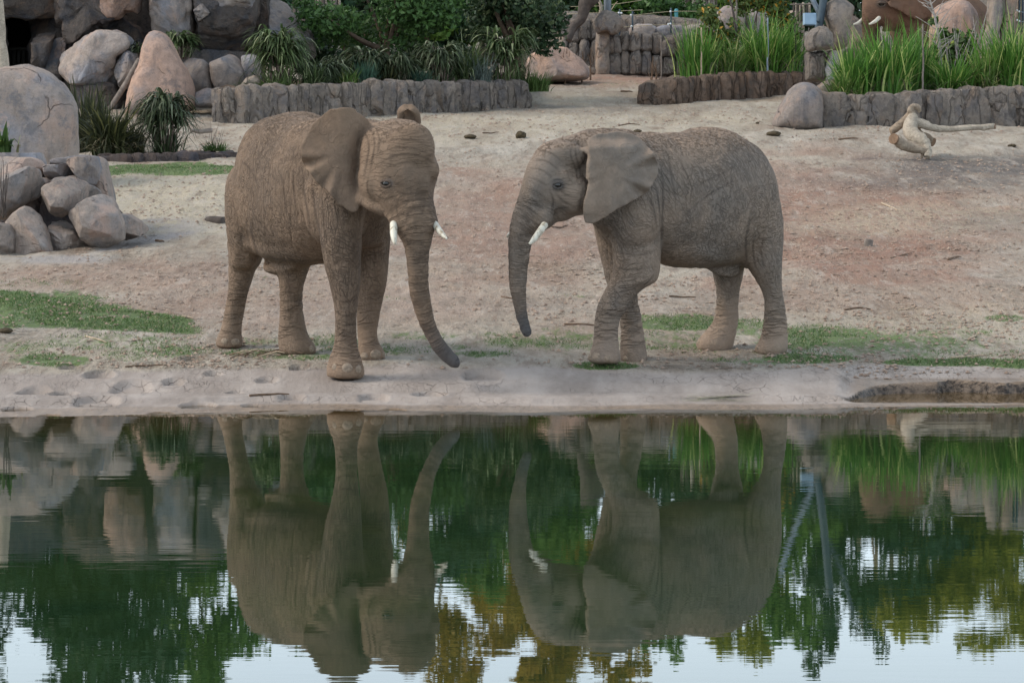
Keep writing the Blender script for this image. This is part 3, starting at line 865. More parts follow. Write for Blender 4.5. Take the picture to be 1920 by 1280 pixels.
RP = empty('rock_pillar', P(1872, 165, 66.0), 'tan ribbed rock pillar behind the reeds at the right picture edge', 'rock')
RP.location.z = gz(RP.location.x, 66)
for ol, D in (([(1858, -70), (1882, -70), (1882, 20), (1872, 60), (1874, 110), (1860, 170), (1840, 170), (1842, 77), (1851, 50)], 65.8), ([(1878, -70), (1908, -70), (1903, 20), (1890, 38), (1888, 90), (1884, 170), (1864, 170), (1868, 80), (1876, 40)], 65.9),
              ([(1900, -70), (1990, -70), (1990, 170), (1880, 170), (1886, 60), (1896, 20)], 67.0)):
    rock('rock', ol, D, .4, M_RFAR, parent=RP, amp=.08, pw=.5)
rock('boulder', [(1448, 240), (1452, 220), (1465, 195), (1477, 172), (1490, 160), (1507, 154), (1525, 159), (1537, 171), (1541, 190), (1540, 242), (1490, 246)], 56.2, .55, M_RGREY, 'smooth rounded boulder ending the right planter wall', 'boulder', amp=.04, pw=.5)
rock('boulder', [(1528, 164), (1545, 153), (1570, 150), (1577, 160), (1574, 182), (1536, 182)], 58.0, .35, M_RFAR, 'pale stone behind the rounded boulder at the reeds', 'boulder', amp=.05)

# ---- planter walls of upright carved stones
def stone_wall(name, path, wpx, mat, label, seed, depth=.30, ex=.05):
    """path: (px, top row, foot row, D) along the wall."""
    a = np.array(path, float)
    rr = np.random.RandomState(seed)
    mid = a[len(a) // 2]
    base = P(mid[0], mid[2], mid[3])
    root = empty(name, base, label, 'planter wall')
    x = a[0, 0]
    while x < a[-1, 0]:
        w = wpx * rr.choice([.55, .8, 1.1, 1.5, 1.9]) * rr.uniform(.85, 1.15)
        xm = x + w / 2
        tp, ft, D = (np.interp(xm, a[:, 0], a[:, i]) for i in (1, 2, 3))
        tp += rr.uniform(-.9, .9)
        h = ft - tp
        g = P(xm, ft, D)
        zb = min(g[2], gz(g[0], D - depth)) - .12
        ft2 = proj(np.array([g[0], D, zb]))[1]
        lean = rr.uniform(-.10, .10) * h
        ov = 3.0
        Dj = D + rr.uniform(-.05, .05)
        def block(y0, y1, top):
            u0, u1 = 1 - (y0 - tp) / h, 1 - (y1 - tp) / h
            r = .05 * (y1 - y0)
            ol = [(x - ov + lean * u1, y1), (x - ov + lean * u0, y0 + r), (x + w * .12 + lean * u0, y0 - (1 if top else 2)), (x + w * .5 + lean * u0, y0 - (1.6 if top else 2)), (x + w * .88 + lean * u0, y0 - (.6 if top else 2)), (x + w + ov + lean * u0, y0 + r), (x + w + ov + lean * u1, y1), (xm + lean * u1, y1 + 2)]
            rock('stone', ol, Dj + rr.uniform(-.03, .03), depth * rr.uniform(.9, 1.1), mat, parent=root, pw=ex * rr.uniform(.6, 1.2), amp=.13, facets=int(rr.randint(0, 2)), nth=44, nph=16)
        if h > 30 and rr.uniform() < .28:
            ym = tp + h * rr.uniform(.3, .62)
            block(tp, ym + 2, True); block(ym, ft2, False)
        else:
            block(tp, ft2, True)
        x += w
    # the core the carved stones are worked from
    for (x0, t0, f0, d0), (x1, t1, f1, d1) in zip(path[:-1], path[1:]):
        g0, g1 = P(x0, f0, d0), P(x1, f1, d1)
        th = depth * .42
        V, Q = [], []
        for gx, tp_, D_, px_ in ((g0, t0, d0, x0), (g1, t1, d1, x1)):
            zt = P(px_, tp_ + 1.5, D_)[2]; zb = gx[2] - .25
            off = -depth * .80
            V += [(gx[0], D_ + off, zb), (gx[0], D_ + off, zt - .03), (gx[0], D_ + off + .04, zt), (gx[0], D_ + depth * .8, zt), (gx[0], D_ + depth * .8, zb)]
        Q = [[0, 5, 6, 1], [1, 6, 7, 2], [2, 7, 8, 3], [3, 8, 9, 4], [0, 1, 2, 3, 4], [9, 8, 7, 6, 5]]
        mesh_obj('wall_core', np.array(V), Q, mat, root, smooth=False)
    return root
W1 = [(404, 167, 224, 58.3), (440, 164, 222, 58.2), (480, 161, 219, 58.3), (560, 160, 216, 58.8), (650, 156, 211, 59.5), (720, 152, 205, 60.2), (800, 152, 199, 61.0), (880, 155, 192, 61.8), (940, 152, 187, 62.5), (985, 151, 181, 63.0)]
stone_wall('planter_wall', W1, 24, M_RWALL, 'long grey carved stone planter wall under the fountain grasses', 21)
W2 = [(1528, 172, 237, 56.6), (1600, 179, 237, 56.6), (1690, 177, 236, 56.7), (1725, 170, 234, 56.8), (1800, 166, 230, 57.0), (1920, 163, 226, 57.4), (2060, 160, 222, 58), (2600, 156, 214, 60)]
stone_wall('planter_wall', W2, 30, M_RWALL, 'high grey stone planter wall under the reeds on the right', 22)
W3 = [(1200, 163, 180, 64.6), (1250, 150, 178, 64.6), (1300, 144, 172, 65.0), (1350, 138, 167, 65.4), (1400, 136, 163, 65.9), (1500, 136, 157, 66.5), (1575, 137, 152, 67.0)]
stone_wall('planter_wall', W3, 18, M_RWALL2, 'low brown stone planter wall curving round the middle reed bed', 23)
W4 = [(186, 291, 309, 49.0), (250, 290, 308, 49.0), (330, 287, 307, 49.2), (400, 284, 305, 49.4), (440, 287, 303, 49.6)]
stone_wall('planter_wall', W4, 26, M_RDARK, 'low dark stone kerb round the spiky plants on the left', 24, .22)

# soil held by the walls
def bed(path, back, drop, rise):
    a = np.array(path, float)
    xs = np.linspace(a[0, 0] + 2, a[-1, 0], 60)
    V = []
    for k, dd in enumerate(np.linspace(0, back, 8)):
        for xx in xs:
            tp, D = np.interp(xx, a[:, 0], a[:, 1]), np.interp(xx, a[:, 0], a[:, 3])
            p = P(xx, tp + drop, D)
            X = p[0] * (D + dd) / D
            V.append((X, D + dd, p[2] + rise * dd / back + .05 * math.sin(xx * .13 + k)))
    V = np.array(V)
    V[:, 2] = np.maximum(V[:, 2], terrain(V[:, 0], V[:, 1]) - .05)
    return mesh_obj('planting_soil', V, grid_faces(8, 60, False), simple('bed_soil', srgb(92, 78, 66), .95, .3, 5, bump=.03), kind='structure')
bed(W1, 5.5, 5, .35)
bed(W2, 5.0, 6, .3)
bed(W3, 4.0, 4, .2)
bed(W4, 3.0, 4, .05)

# ================================================================== PLANTS
def leaf_mat(name, dark, light, tip=None, trans=.25, rough=.55):
    t = NT(name)
    tint = t.att('tint')
    nz = t.noise(t.obj(), 1.6, 3)
    f = t.math('ADD', t.math('MULTIPLY', tint, .75), t.math('MULTIPLY', t.math('SUBTRACT', nz, .35), .6), clamp=True)
    col = t.mix(f, dark, light)
    if tip is not None:
        col = t.mix(t.ramp(tint, .86, .90), col, tip)
    m = t.fin(col, rough, None, .35)
    tr = t.n('ShaderNodeBsdfTranslucent'); t.put(tr.inputs[0], col)
    mx = t.n('ShaderNodeMixShader'); mx.inputs[0].default_value = trans
    t.l(t.b.outputs[0], mx.inputs[1]); t.l(tr.outputs[0], mx.inputs[2]); t.l(mx.outputs[0], t.out.inputs[0])
    return m

M_FOUNT = leaf_mat('fountain_grass_leaf', (.016, .026, .012), (.085, .120, .050), (.24, .27, .17))
M_FOUNTG = leaf_mat('fountain_grass_green', (.028, .050, .016), (.125, .180, .065), (.30, .34, .18))
M_SPIKY = leaf_mat('strap_leaf', (.014, .020, .010), (.070, .080, .030), (.13, .13, .05))
M_REED = leaf_mat('reed_leaf', (.034, .115, .018), (.180, .360, .060), (.46, .52, .18))
M_REEDY = leaf_mat('reed_leaf_yellow', (.050, .120, .022), (.200, .310, .070), (.42, .42, .17))
M_BLUE = leaf_mat('blue_tuft_leaf', (.030, .075, .050), (.085, .165, .115))
M_TUFT = leaf_mat('green_tuft_leaf', (.040, .085, .020), (.120, .190, .050))
M_SILVER = leaf_mat('silver_leaf', (.070, .100, .085), (.170, .210, .185))
M_TREEG = leaf_mat('tree_leaf_green', (.018, .050, .012), (.090, .180, .045))
M_TREED = leaf_mat('tree_leaf_dark', (.013, .032, .014), (.065, .110, .045), (.15, .19, .09))
M_BUSHY = leaf_mat('bush_leaf_yellow_green', (.050, .085, .020), (.150, .195, .050), (.50, .26, .03))
M_BUSH = leaf_mat('bush_leaf', (.025, .060, .014), (.095, .160, .038), (.26, .32, .06))
M_STALK = simple('dry_stalk', srgb(112, 98, 88), .8, .3, 20)
M_TWIG = simple('bare_twig', srgb(150, 142, 136), .85, .25, 20)
M_BARK = simple('bark', srgb(92, 78, 66), .9, .35, 8, bump=.02)
M_BARKP = simple('bark_pale', srgb(168, 150, 128), .85, .3, 6, bump=.01)
M_GRASS = leaf_mat('turf_blade', (.050, .110, .028), (.130, .210, .060), (.30, .28, .15), .2)

def ribbons(base, az, reach, height, droop, width, seg=5, rs=None, curl=1.6, start=None):
    """Arched tapering blades. base (n,3); arrays of n. Returns V, quads, tint."""
    n = len(base)
    t = np.linspace(0, 1, seg + 1)[None, :]
    ca, sa = np.cos(az)[:, None], np.sin(az)[:, None]
    out = reach[:, None] * t ** curl
    z = height[:, None] * t - droop[:, None] * t ** 3
    w = width[:, None] * (1 - t ** 2.2 * .94) * .5
    cx = base[:, 0:1] + out * ca; cy = base[:, 1:2] + out * sa; cz = base[:, 2:3] + z
    tw = (rs.uniform(-.9, .9, n))[:, None]
    wx, wy = -np.sin(az[:, None] + tw) * w, np.cos(az[:, None] + tw) * w
    A = np.stack([cx - wx, cy - wy, cz], -1); B = np.stack([cx + wx, cy + wy, cz], -1)
    V = np.stack([A, B], 2).reshape(n, -1, 3)
    m = 2 * (seg + 1)
    k = np.arange(seg)
    q = np.stack([2 * k, 2 * k + 1, 2 * k + 3, 2 * k + 2], -1)[None] + (np.arange(n) * m)[:, None, None]
    tint = np.repeat(rs.uniform(0, 1, n), m)
    return V.reshape(-1, 3), q.reshape(-1, 4), tint

def join(lst):
    V, Q, T, n = [], [], [], 0
    for v, q, t in lst:
        V.append(v); Q.append(q + n); T.append(t); n += len(v)
    return np.concatenate(V), np.concatenate(Q), np.concatenate(T)

PS = [100]
def rng():
    PS[0] += 1
    return np.random.RandomState(PS[0])

def add_blades(root, lst, mat, name='blades'):
    V, Q, T = join(lst)
    o = mesh_obj(name, V, Q, mat, root, kind='stuff')
    attr(o, 'tint', T)
    return o

def plant_base(px, py, D):
    p = P(px, py, D)
    return p

def reeds(px, py, D, hpx, wpx, n, mat, label, cat='reeds', name='reed_clump', droop=.5, width=.035, foot=.35, group=None, lean=1.0):
    """Upright grass clump: blades rise and bend outwards."""
    rs = rng()
    c = plant_base(px, py, D)
    s = D / F
    root = empty(name, c, label, cat, group)
    h = hpx * s
    r = wpx * s
    off = rs.normal(size=(n, 2)) * r * foot * .5
    base = c + np.stack([off[:, 0], off[:, 1] * .7, np.zeros(n)], -1)
    az = np.where(rs.uniform(size=n) < .7, np.arctan2(off[:, 1], off[:, 0]) + rs.normal(size=n) * .6, rs.uniform(0, 2 * np.pi, n))
    k = rs.uniform(.22, 1.0, n) ** .8 * rs.choice([.7, .85, 1.0, 1.0, 1.12], n)
    H = h * (1.12 * k)
    reach = r * rs.uniform(.12, 1.0, n) * lean
    add_blades(root, [ribbons(base, az, reach, H * (1 + droop * .35), H * droop * rs.choice([.1, .4, .8, 1.5], n) * rs.uniform(.6, 1.2, n), width * rs.uniform(.6, 1.3, n), 5, rs)], mat)
    # a few dead blades and stems
    m = max(4, n // 9)
    i = rs.choice(n, m)
    add_blades(root, [ribbons(base[i], rs.uniform(0, 6.28, m), reach[i] * 1.2, H[i] * .8, H[i] * .6, np.full(m, width * .7), 5, rs)], M_DRY, 'dry_blades')
    return root

def fountain(px, py, D, hpx, wpx, n, mat, label, stem=.55, group=None, width=.045, skew=0.0):
    """Tall clump: bare canes, strap leaves spilling over from their tops."""
    rs = rng()
    c = plant_base(px, py, D)
    s = D / F
    root = empty('fountain_grass', c, label, 'ornamental grass', group)
    h, r = hpx * s, wpx * s
    mb = MB()
    nc = 26
    tops = []
    for i in range(nc):
        a = rs.uniform(0, 6.28); q = r * .26 * math.sqrt(rs.uniform())
        b = c + np.array([math.cos(a) * q, math.sin(a) * q, -.03])
        t = c + np.array([math.cos(a) * q * 2.1 + skew * r * .3, math.sin(a) * q * 2.1, h * rs.uniform(stem * .8, stem * 1.45)])
        mb.add(*tube([b, (b + t) / 2 + rs.normal(size=3) * .03, t], [.016, .014, .010], 5, 5))
        tops.append((b, t))
    mesh_obj('canes', mb.V(), mb.f, M_STALK, root, kind='stuff')
    L = []
    tp = np.array([t for b, t in tops]); bt = np.array([b for b, t in tops])
    i = rs.randint(0, nc, n)
    u = np.clip(1 - np.abs(rs.normal(size=n)) * .22, .35, 1.0)[:, None]
    base = bt[i] * (1 - u) + tp[i] * u
    rel = base - c
    az = np.arctan2(rel[:, 1], rel[:, 0]) + rs.normal(size=n) * .7
    reach = r * rs.uniform(.25, .85, n)
    up = h * rs.uniform(.10, .34, n)
    add_blades(root, [ribbons(base, az, reach, up, up * rs.uniform(.8, 1.8, n), width * 1.25 * rs.uniform(.6, 1.25, n), 6, rs, 1.0)], mat)
    m = n // 6
    off = rs.normal(size=(m, 2)) * r * .18
    base = c + np.stack([off[:, 0], off[:, 1], np.zeros(m)], -1)
    az = np.arctan2(off[:, 1], off[:, 0]) + rs.normal(size=m) * .5
    hh = h * rs.uniform(.25, .75, m)
    add_blades(root, [ribbons(base, az, r * rs.uniform(.3, .9, m), hh, hh * rs.uniform(.3, 1.1, m), width * .7 * rs.uniform(.6, 1.2, m), 6, rs, 1.3)], mat, 'low_blades')
    return root

M_DRY = leaf_mat('dry_blade', (.13, .11, .065), (.30, .27, .17))

G_F = 'fountain grasses in the long planter'
G_K = 'spiky plants behind the dark kerb'
fountain(313, 291, 49.9, 140, 66, 620, M_FOUNT, 'dark fountain grass with drooping leaves behind the dark kerb', .55, G_K, .042)
reeds(205, 292, 49.6, 92, 75, 520, M_SPIKY, 'olive spiky plant with arching sword leaves left of the dark fountain grass', 'spiky plant', 'spiky_plant', .75, .045, .3, G_K, 1.1)
reeds(160, 290, 51.2, 125, 50, 300, M_SPIKY, 'upright dark spiky plant behind the tall rounded boulder', 'spiky plant', 'spiky_plant', .3, .05, .4, G_K)
reeds(250, 292, 50.6, 60, 45, 240, M_SPIKY, 'small spiky plant between the sword-leaved plant and the fountain grass', 'spiky plant', 'spiky_plant', .8, .04, .3, G_K)
reeds(405, 284, 49.9, 20, 24, 160, M_TUFT, 'bright green grass tuft at the right end of the dark kerb', 'grass tuft', 'grass_tuft', .3, .02, .8)
reeds(400, 283, 50.0, 52, 30, 22, M_STALK, 'thin dry stalks rising from the kerb tuft', 'stalks', 'dry_stalks', .1, .012, .5)
fountain(340, 108, 61.3, 62, 42, 340, M_FOUNTG, 'green drooping plant growing at the cliff above the pointed boulder', .5, 'plants on the cliff')
fountain(266, 116, 61.9, 50, 30, 200, M_FOUNT, 'dark drooping plant at the cliff left of the pointed boulder', .5, 'plants on the cliff')

fountain(520, 166, 59.6, 122, 62, 640, M_FOUNTG, 'tall fountain grass on bare canes at the left end of the long planter', .62, G_F, .05)
fountain(596, 164, 60.2, 88, 62, 560, M_FOUNT, 'dark shaggy fountain grass right of the tall one on canes', .35, G_F, .04)
fountain(640, 160, 60.6, 84, 46, 420, M_FOUNT, 'shaggy fountain grass under the green tree, first from the left', .4, G_F, .04)
fountain(690, 158, 60.9, 92, 50, 460, M_FOUNT, 'fountain grass right behind the big blue-green tuft', .5, G_F, .042)
fountain(742, 158, 61.1, 82, 48, 420, M_FOUNT, 'dark fountain grass between the two blue-green tufts', .45, G_F, .042)
fountain(826, 157, 61.9, 94, 52, 500, M_FOUNT, 'brown-stemmed fountain grass right of the small blue-green tuft', .55, G_F, .045)
reeds(876, 157, 62.3, 72, 50, 300, M_FOUNTG, 'spreading strap-leaved plant between two fountain grasses', 'spiky plant', 'spiky_plant', .7, .045, .25)
fountain(945, 156, 62.9, 116, 58, 460, M_FOUNTG, 'tall fountain grass with pale leaf tips at the right end of the long planter', .6, G_F, .055)
reeds(785, 157, 61.4, 30, 28, 320, M_BLUE, 'small low blue-green tuft on the planter edge', 'grass tuft', 'grass_tuft', .3, .018, .7, 'tufts along the long planter')
reeds(686, 160, 60.4, 46, 26, 340, M_BLUE, 'big upright blue-green tuft on the planter edge', 'grass tuft', 'grass_tuft', .2, .018, .6, 'tufts along the long planter')
reeds(648, 162, 60.2, 34, 28, 200, M_REEDY, 'yellowish tuft left of the blue-green tuft', 'grass tuft', 'grass_tuft', .5, .02, .6, 'tufts along the long planter')
reeds(730, 160, 60.8, 46, 34, 260, M_SPIKY, 'dark spiky tuft right of the big blue-green tuft', 'grass tuft', 'grass_tuft', .4, .03, .4, 'tufts along the long planter')
reeds(585, 166, 59.6, 44, 44, 260, M_FOUNTG, 'pale green arching tuft at the foot of the shaggy grass', 'grass tuft', 'grass_tuft', .9, .03, .4, 'tufts along the long planter')
reeds(508, 165, 59.2, 16, 46, 240, M_TUFT, 'low bright grass under the tall canes', 'grass tuft', 'grass_tuft', .3, .02, 1.0, 'tufts along the long planter')
reeds(900, 157, 62.2, 52, 34, 220, M_SILVER, 'silvery blue plant left of the tall pale-tipped grass', 'shrub', 'silver_shrub', .5, .022, .6)
reeds(1000, 172, 63.3, 36, 30, 420, M_TUFT, 'bright green grass mound at the right end of the long planter', 'grass tuft', 'grass_tuft', .6, .022, .8, 'tufts along the long planter')
reeds(978, 160, 63.6, 84, 44, 70, M_DRY, 'dry brown drooping stems beside the tall pale-tipped grass', 'dry grass', 'dry_grass', .9, .02, .3)

G_M = 'reeds in the middle bed'
reeds(1308, 146, 65.8, 92, 40, 420, M_REED, 'dark green upright reed clump at the left of the middle bed', group=G_M, foot=.7, droop=.2)
reeds(1368, 142, 66.2, 66, 44, 360, M_REEDY, 'lighter short reed clump right of the dark upright one', group=G_M, foot=.6)
reeds(1432, 140, 66.7, 104, 78, 800, M_REED, 'tallest green reed clump in the middle bed', group=G_M, foot=.55, droop=.35)
reeds(1478, 138, 67.2, 84, 40, 300, M_REED, 'thin reed clump beside the two bare stakes', group=G_M, foot=.6)
G_B = 'reeds in the right planter'
reeds(1600, 183, 57.4, 96, 60, 560, M_REED, 'leaning reed clump at the left end of the right planter', group=G_B, droop=.6)
reeds(1665, 182, 57.8, 122, 72, 800, M_REED, 'tall dense reed clump below the far elephant', group=G_B, foot=.6, droop=.3)
reeds(1722, 178, 58.3, 118, 52, 460, M_REED, 'reed clump around the grey stake', group=G_B, foot=.5)
reeds(1580, 185, 57.1, 46, 46, 260, M_REEDY, 'low yellowish reeds beside the rounded boulder', group=G_B, droop=.8)
reeds(1785, 176, 57.8, 66, 70, 520, M_REED, 'low dark reeds in front of the leafy bush', group=G_B, droop=.6)
reeds(1846, 173, 57.9, 78, 48, 380, M_REEDY, 'thin reeds right of the leafy bush', group=G_B)
reeds(1898, 170, 58.2, 128, 74, 760, M_REED, 'tall bright reed clump at the right picture edge', group=G_B, foot=.6, droop=.35)
reeds(1985, 170, 58.6, 120, 70, 400, M_REED, 'reed clump beyond the right picture edge', group=G_B, foot=.6) if False else None
reeds(4, 286, 39.2, 46, 26, 60, M_BUSH, 'broad green leaves at the left picture edge above the heap', 'plant', 'leafy_plant', .8, .07, .5)

# ---------------------------------------------------------------- trees and bushes
def leaves(cl, n, size, rs, flat=.5):
    """Leaf cards through clumps [(centre, radii)], thinner inside than at the rim."""
    w = np.array([np.prod(np.asarray(r)) ** (2 / 3) for _, r in cl]); w /= w.sum()
    out = []
    for (c, r), k in zip(cl, w):
        m = max(8, int(n * k))
        d = rs.normal(size=(m, 3)); d /= np.linalg.norm(d, axis=1)[:, None]
        q = rs.uniform(.25, 1.05, m) ** .55
        lump = 1 + .28 * vnoise(d * 2.6 + np.asarray(c), 5)
        p = np.asarray(c) + d * np.asarray(r) * (q * lump)[:, None]
        a = rs.normal(size=(m, 3)); a /= np.linalg.norm(a, axis=1)[:, None]
        nrm = d + rs.normal(size=(m, 3)) * .8 + [0, 0, .4]
        b = np.cross(nrm, a); b /= np.linalg.norm(b, axis=1)[:, None] + 1e-9
        s = size * rs.uniform(.5, 1.35, m)[:, None]
        V = np.stack([p - a * s, p + b * s * flat, p + a * s, p - b * s * flat], 1)
        out.append((V.reshape(-1, 3), np.arange(4 * m).reshape(m, 4), np.repeat(rs.uniform(0, 1, m), 4)))
    return join(out)

def tree(name, px, D, foot, clumps, n, size, mat, bark, label, cat='tree', group=None, trunk_r=.16, extra=0):
    """clumps: (px, py, dD, radius px x, radius px y). foot: photo row of the trunk foot, or None for the ground."""
    rs = rng()
    s = D / F
    x = (px - 960) * s
    b = np.array([x, D, gz(x, D)]) if foot is None else P(px, foot, D)
    root = empty(name, b, label, cat, group)
    cl = []
    for cx, cy, dD, rx, ry in clumps:
        c = P(cx, cy, D + dD)
        cl.append((c, (rx * s, (rx + ry) * .5 * s, ry * s)))
    cen = np.mean([c for c, _ in cl], axis=0)
    top = max(c[2] for c, _ in cl)
    fork = b * .55 + np.array([cen[0], cen[1], max(cen[2], b[2] + .5)]) * .45
    mb = MB()
    mb.add(*tube([b - [0, 0, .15], b * .7 + fork * .3 + rs.normal(size=3) * [.1, .1, 0], fork], [trunk_r * 1.25, trunk_r, trunk_r * .8], 10))
    mesh_obj('trunk', mb.V(), mb.f, bark, root)
    for c, r in cl[:8]:
        m1 = fork * .5 + c * .5 + rs.normal(size=3) * np.linalg.norm(c - fork) * .08
        v, f = tube([fork - (c - fork) * .03, m1, c + (c - fork) * .1], [trunk_r * .7, trunk_r * .42, trunk_r * .12], 7)
        mesh_obj('limb', v, f, bark, root)
    V, Q, T = leaves(cl, n, size, rs)
    o = mesh_obj('crown', V, Q, mat, root, smooth=False, kind='stuff')
    attr(o, 'tint', T)
    return root

def blobs(px, py, rx, ry, k, seed, sp=.62, rr=.5, depth=1.2):
    rs = np.random.RandomState(seed)
    out = []
    for i in range(k):
        a = rs.uniform(0, 6.28); q = math.sqrt(rs.uniform()) * sp
        out.append((px + math.cos(a) * q * rx, py + math.sin(a) * q * ry, rs.uniform(-depth, depth), rx * rr * rs.uniform(.7, 1.25), ry * rr * rs.uniform(.7, 1.25)))
    return out

tree('tree', 722, 64.0, 150, blobs(712, 10, 150, 84, 13, 1, .8, .42) + [(610, 70, 0, 34, 24), (650, 60, 0, 40, 30), (800, 40, 0, 36, 34), (740, 75, 0, 50, 22), (840, 30, 0, 30, 20)], 9000, .065, M_TREEG, M_BARK, 'bright green tree over the middle of the long planter', trunk_r=.10)
tree('tree', 965, 65.0, 150, blobs(960, 5, 100, 80, 12, 2, .75, .45) + [(1020, 70, 0, 40, 36), (1000, 50, 0, 46, 40), (905, 55, 0, 40, 26), (1040, 30, .3, 28, 30)], 8500, .07, M_TREED, M_BARK, 'dark dense small-leaved tree over the right end of the long planter', trunk_r=.10)
G_Y = 'yellow-green bushes in the middle bed'
tree('bush', 1345, 67.5, 138, [(1340, 60, 0, 24, 26), (1330, 30, 0, 22, 20), (1362, 78, 0, 26, 24), (1318, 72, .2, 20, 22), (1345, 100, 0, 30, 24), (1378, 50, 0, 14, 18)], 1500, .07, M_BUSHY, M_BARK, 'loose yellow-green bush with a few orange leaves left of the tallest reeds', 'bush', G_Y, .03)
tree('bush', 1405, 68.2, 138, [(1390, 0, 0, 30, 20), (1420, 2, 0, 34, 18), (1450, 14, 0, 26, 20), (1466, 34, 0, 20, 18), (1395, 22, 0, 14, 10), (1440, -14, 0, 60, 20)], 1500, .075, M_BUSHY, M_BARK, 'taller bush hanging orange leaves above the tallest reeds', 'bush', G_Y, .03)
tree('bush', 1478, 68.6, 138, [(1478, 45, 0, 20, 22), (1490, 72, 0, 18, 24), (1470, 80, 0, 18, 22), (1492, 110, 0, 20, 20), (1500, 125, -.2, 18, 14)], 900, .06, M_BUSH, M_BARK, 'sparse bush by the bare stakes left of the rock stack', 'bush', G_Y, .03)
tree('bush', 1800, 59.8, 168, [(1786, 84, 0, 34, 26), (1812, 92, 0, 26, 28), (1790, 118, 0, 36, 26), (1764, 104, 0, 22, 22), (1815, 120, 0, 22, 22), (1750, 40, 0, 9, 8), (1770, 64, 0, 12, 10)], 1500, .075, M_BUSH, M_BARK, 'leafy green bush between the bare twigs and the right edge reeds', 'bush', None, .03)
tree('bush', 1240, 79.5, None, [(1225, 12, 0, 32, 18), (1262, 14, .3, 26, 16), (1290, 36, 0, 30, 16), (1310, 22, 0, 24, 20)], 1500, .09, M_TREEG, M_BARK, 'green bush on the slope behind the cable fence', 'bush', None, .05)
tree('bush', 575, 66.5, None, [(572, 8, 0, 22, 12), (590, 22, 0, 16, 12), (600, 60, 0, 26, 30)], 700, .07, M_TREEG, M_BARK, 'green bush against the stick fence beside the cliff', 'bush', None, .04)

# tall trees beyond the enclosure: they close the view at the top and stand mirrored in the pond
M_T1 = leaf_mat('far_leaf_dark', (.010, .036, .020), (.045, .100, .045))
M_T2 = leaf_mat('far_leaf_mid', (.045, .115, .016), (.170, .280, .050))
M_T3 = leaf_mat('far_leaf_olive', (.150, .170, .016), (.480, .440, .050), None, .4)
M_T4 = leaf_mat('far_leaf_sunlit', (.260, .180, .025), (.680, .440, .080), None, .45)  # low sunlight on the treetops, put into the leaf colour
def ftree(px, D, top, hw, mat, bark, label, n=2600, size=.17, bottom=960, k=11, tr=.16, narrow=.72):
    """top/bottom: photo rows of the crown in the pond mirror."""
    s = D / F
    zt, zb = (top - HORIZON) * s - CAM_H, (bottom - HORIZON) * s - CAM_H
    y = lambda z: HORIZON - (z - CAM_H) / s
    yt, yb = y(zt), y(zb)
    rs = np.random.RandomState(abs(int(px)) + k)
    cl = []
    for i in range(k):
        u = (i + .5) / k
        py = yb + (yt - yb) * u
        w = 1.3 * hw * (1 - u ** 4 * .62) * rs.uniform(.75, 1.2)
        cl.append((px + rs.uniform(-.78, .78) * w, py + rs.uniform(-.6, .6) * abs(yb - yt) / k, rs.uniform(-1.5, 1.5), w * narrow * rs.uniform(.45, 1.15), abs(yb - yt) / k * rs.uniform(.9, 2.0)))
    return tree('tree', px, D, None, cl, int(n * 1.5), size, mat, bark, label, 'tree', 'tall trees beyond the enclosure', tr)
ftree(-40, 88, 1360, 190, M_T1, M_BARK, 'dark tall tree far left, seen mirrored in the left corner of the pond', 4200, bottom=900)
ftree(110, 86, 1345, 130, M_T1, M_BARK, 'dark tall tree mirrored below the rounded boulder', 5200, bottom=890, k=14)
ftree(245, 87, 1290, 125, M_T1, M_BARK, 'dark tree mirrored below the cliff', 4800, bottom=890, k=13)
ftree(372, 90, 1330, 84, M_T2, M_BARK, 'lighter green tree with a rounded top mirrored left of the first elephant', 3000, bottom=980)
ftree(520, 92, 1190, 100, M_T2, M_BARK, 'low green tree mirrored behind the first elephant', 2600, bottom=860)
ftree(660, 84, 1090, 130, M_T2, M_BARK, 'broad green tree mirrored behind the first elephant’s legs', 3600, bottom=800)
ftree(800, 82, 1075, 120, M_T1, M_BARK, 'dark broad tree mirrored between the two elephants', 3400, bottom=800)
ftree(930, 84, 1120, 110, M_T2, M_BARK, 'green tree mirrored at the hanging trunk of the right elephant', 3200, bottom=800)
ftree(862, 96, 1330, 84, M_T4, M_BARKP, 'thin tree coloured sunlit gold, mirrored between the two elephants', 2400, .17, 1000, 13, .14, .5)
ftree(985, 98, 1340, 90, M_T4, M_BARKP, 'tall pale-trunked tree coloured sunlit gold, left of a group of three', 2600, .17, 1020, 13, .2, .5)
ftree(1080, 99, 1345, 90, M_T4, M_BARKP, 'tall pale-trunked tree coloured sunlit gold, middle of a group of three', 2600, .17, 1020, 13, .2, .5)
ftree(1165, 97, 1320, 84, M_T4, M_BARKP, 'tall pale-trunked tree coloured sunlit gold, right of a group of three', 2400, .17, 1020, 13, .2, .5)
ftree(1050, 86, 1085, 105, M_T2, M_BARK, 'green tree mirrored under the hanging ear of the right elephant', 3400, bottom=800)
ftree(1270, 90, 1250, 90, M_T2, M_BARK, 'green tree mirrored under the right elephant', 2800, bottom=860)
ftree(1390, 92, 1245, 96, M_T3, M_BARK, 'yellow-green tree mirrored beside the right elephant’s rump', 2800, bottom=900)
ftree(1480, 86, 1195, 100, M_T2, M_BARK, 'green tree mirrored right of the right elephant', 3000, bottom=850)
ftree(1548, 99, 1262, 34, M_T1, M_BARK, 'narrow dark conifer standing above the other trees', 900, .14, 1040, 9, .12)
ftree(1640, 88, 1150, 110, M_T1, M_BARK, 'dark tree mirrored behind the leaning posts', 3200, bottom=860)
ftree(1650, 100, 1232, 36, M_T1, M_BARKP, 'sparse thin tree standing above the dark one', 500, .15, 1080, 7, .12)
ftree(1770, 89, 1195, 115, M_T3, M_BARK, 'yellow-green tree mirrored below the right reeds', 4200, bottom=860, k=16)
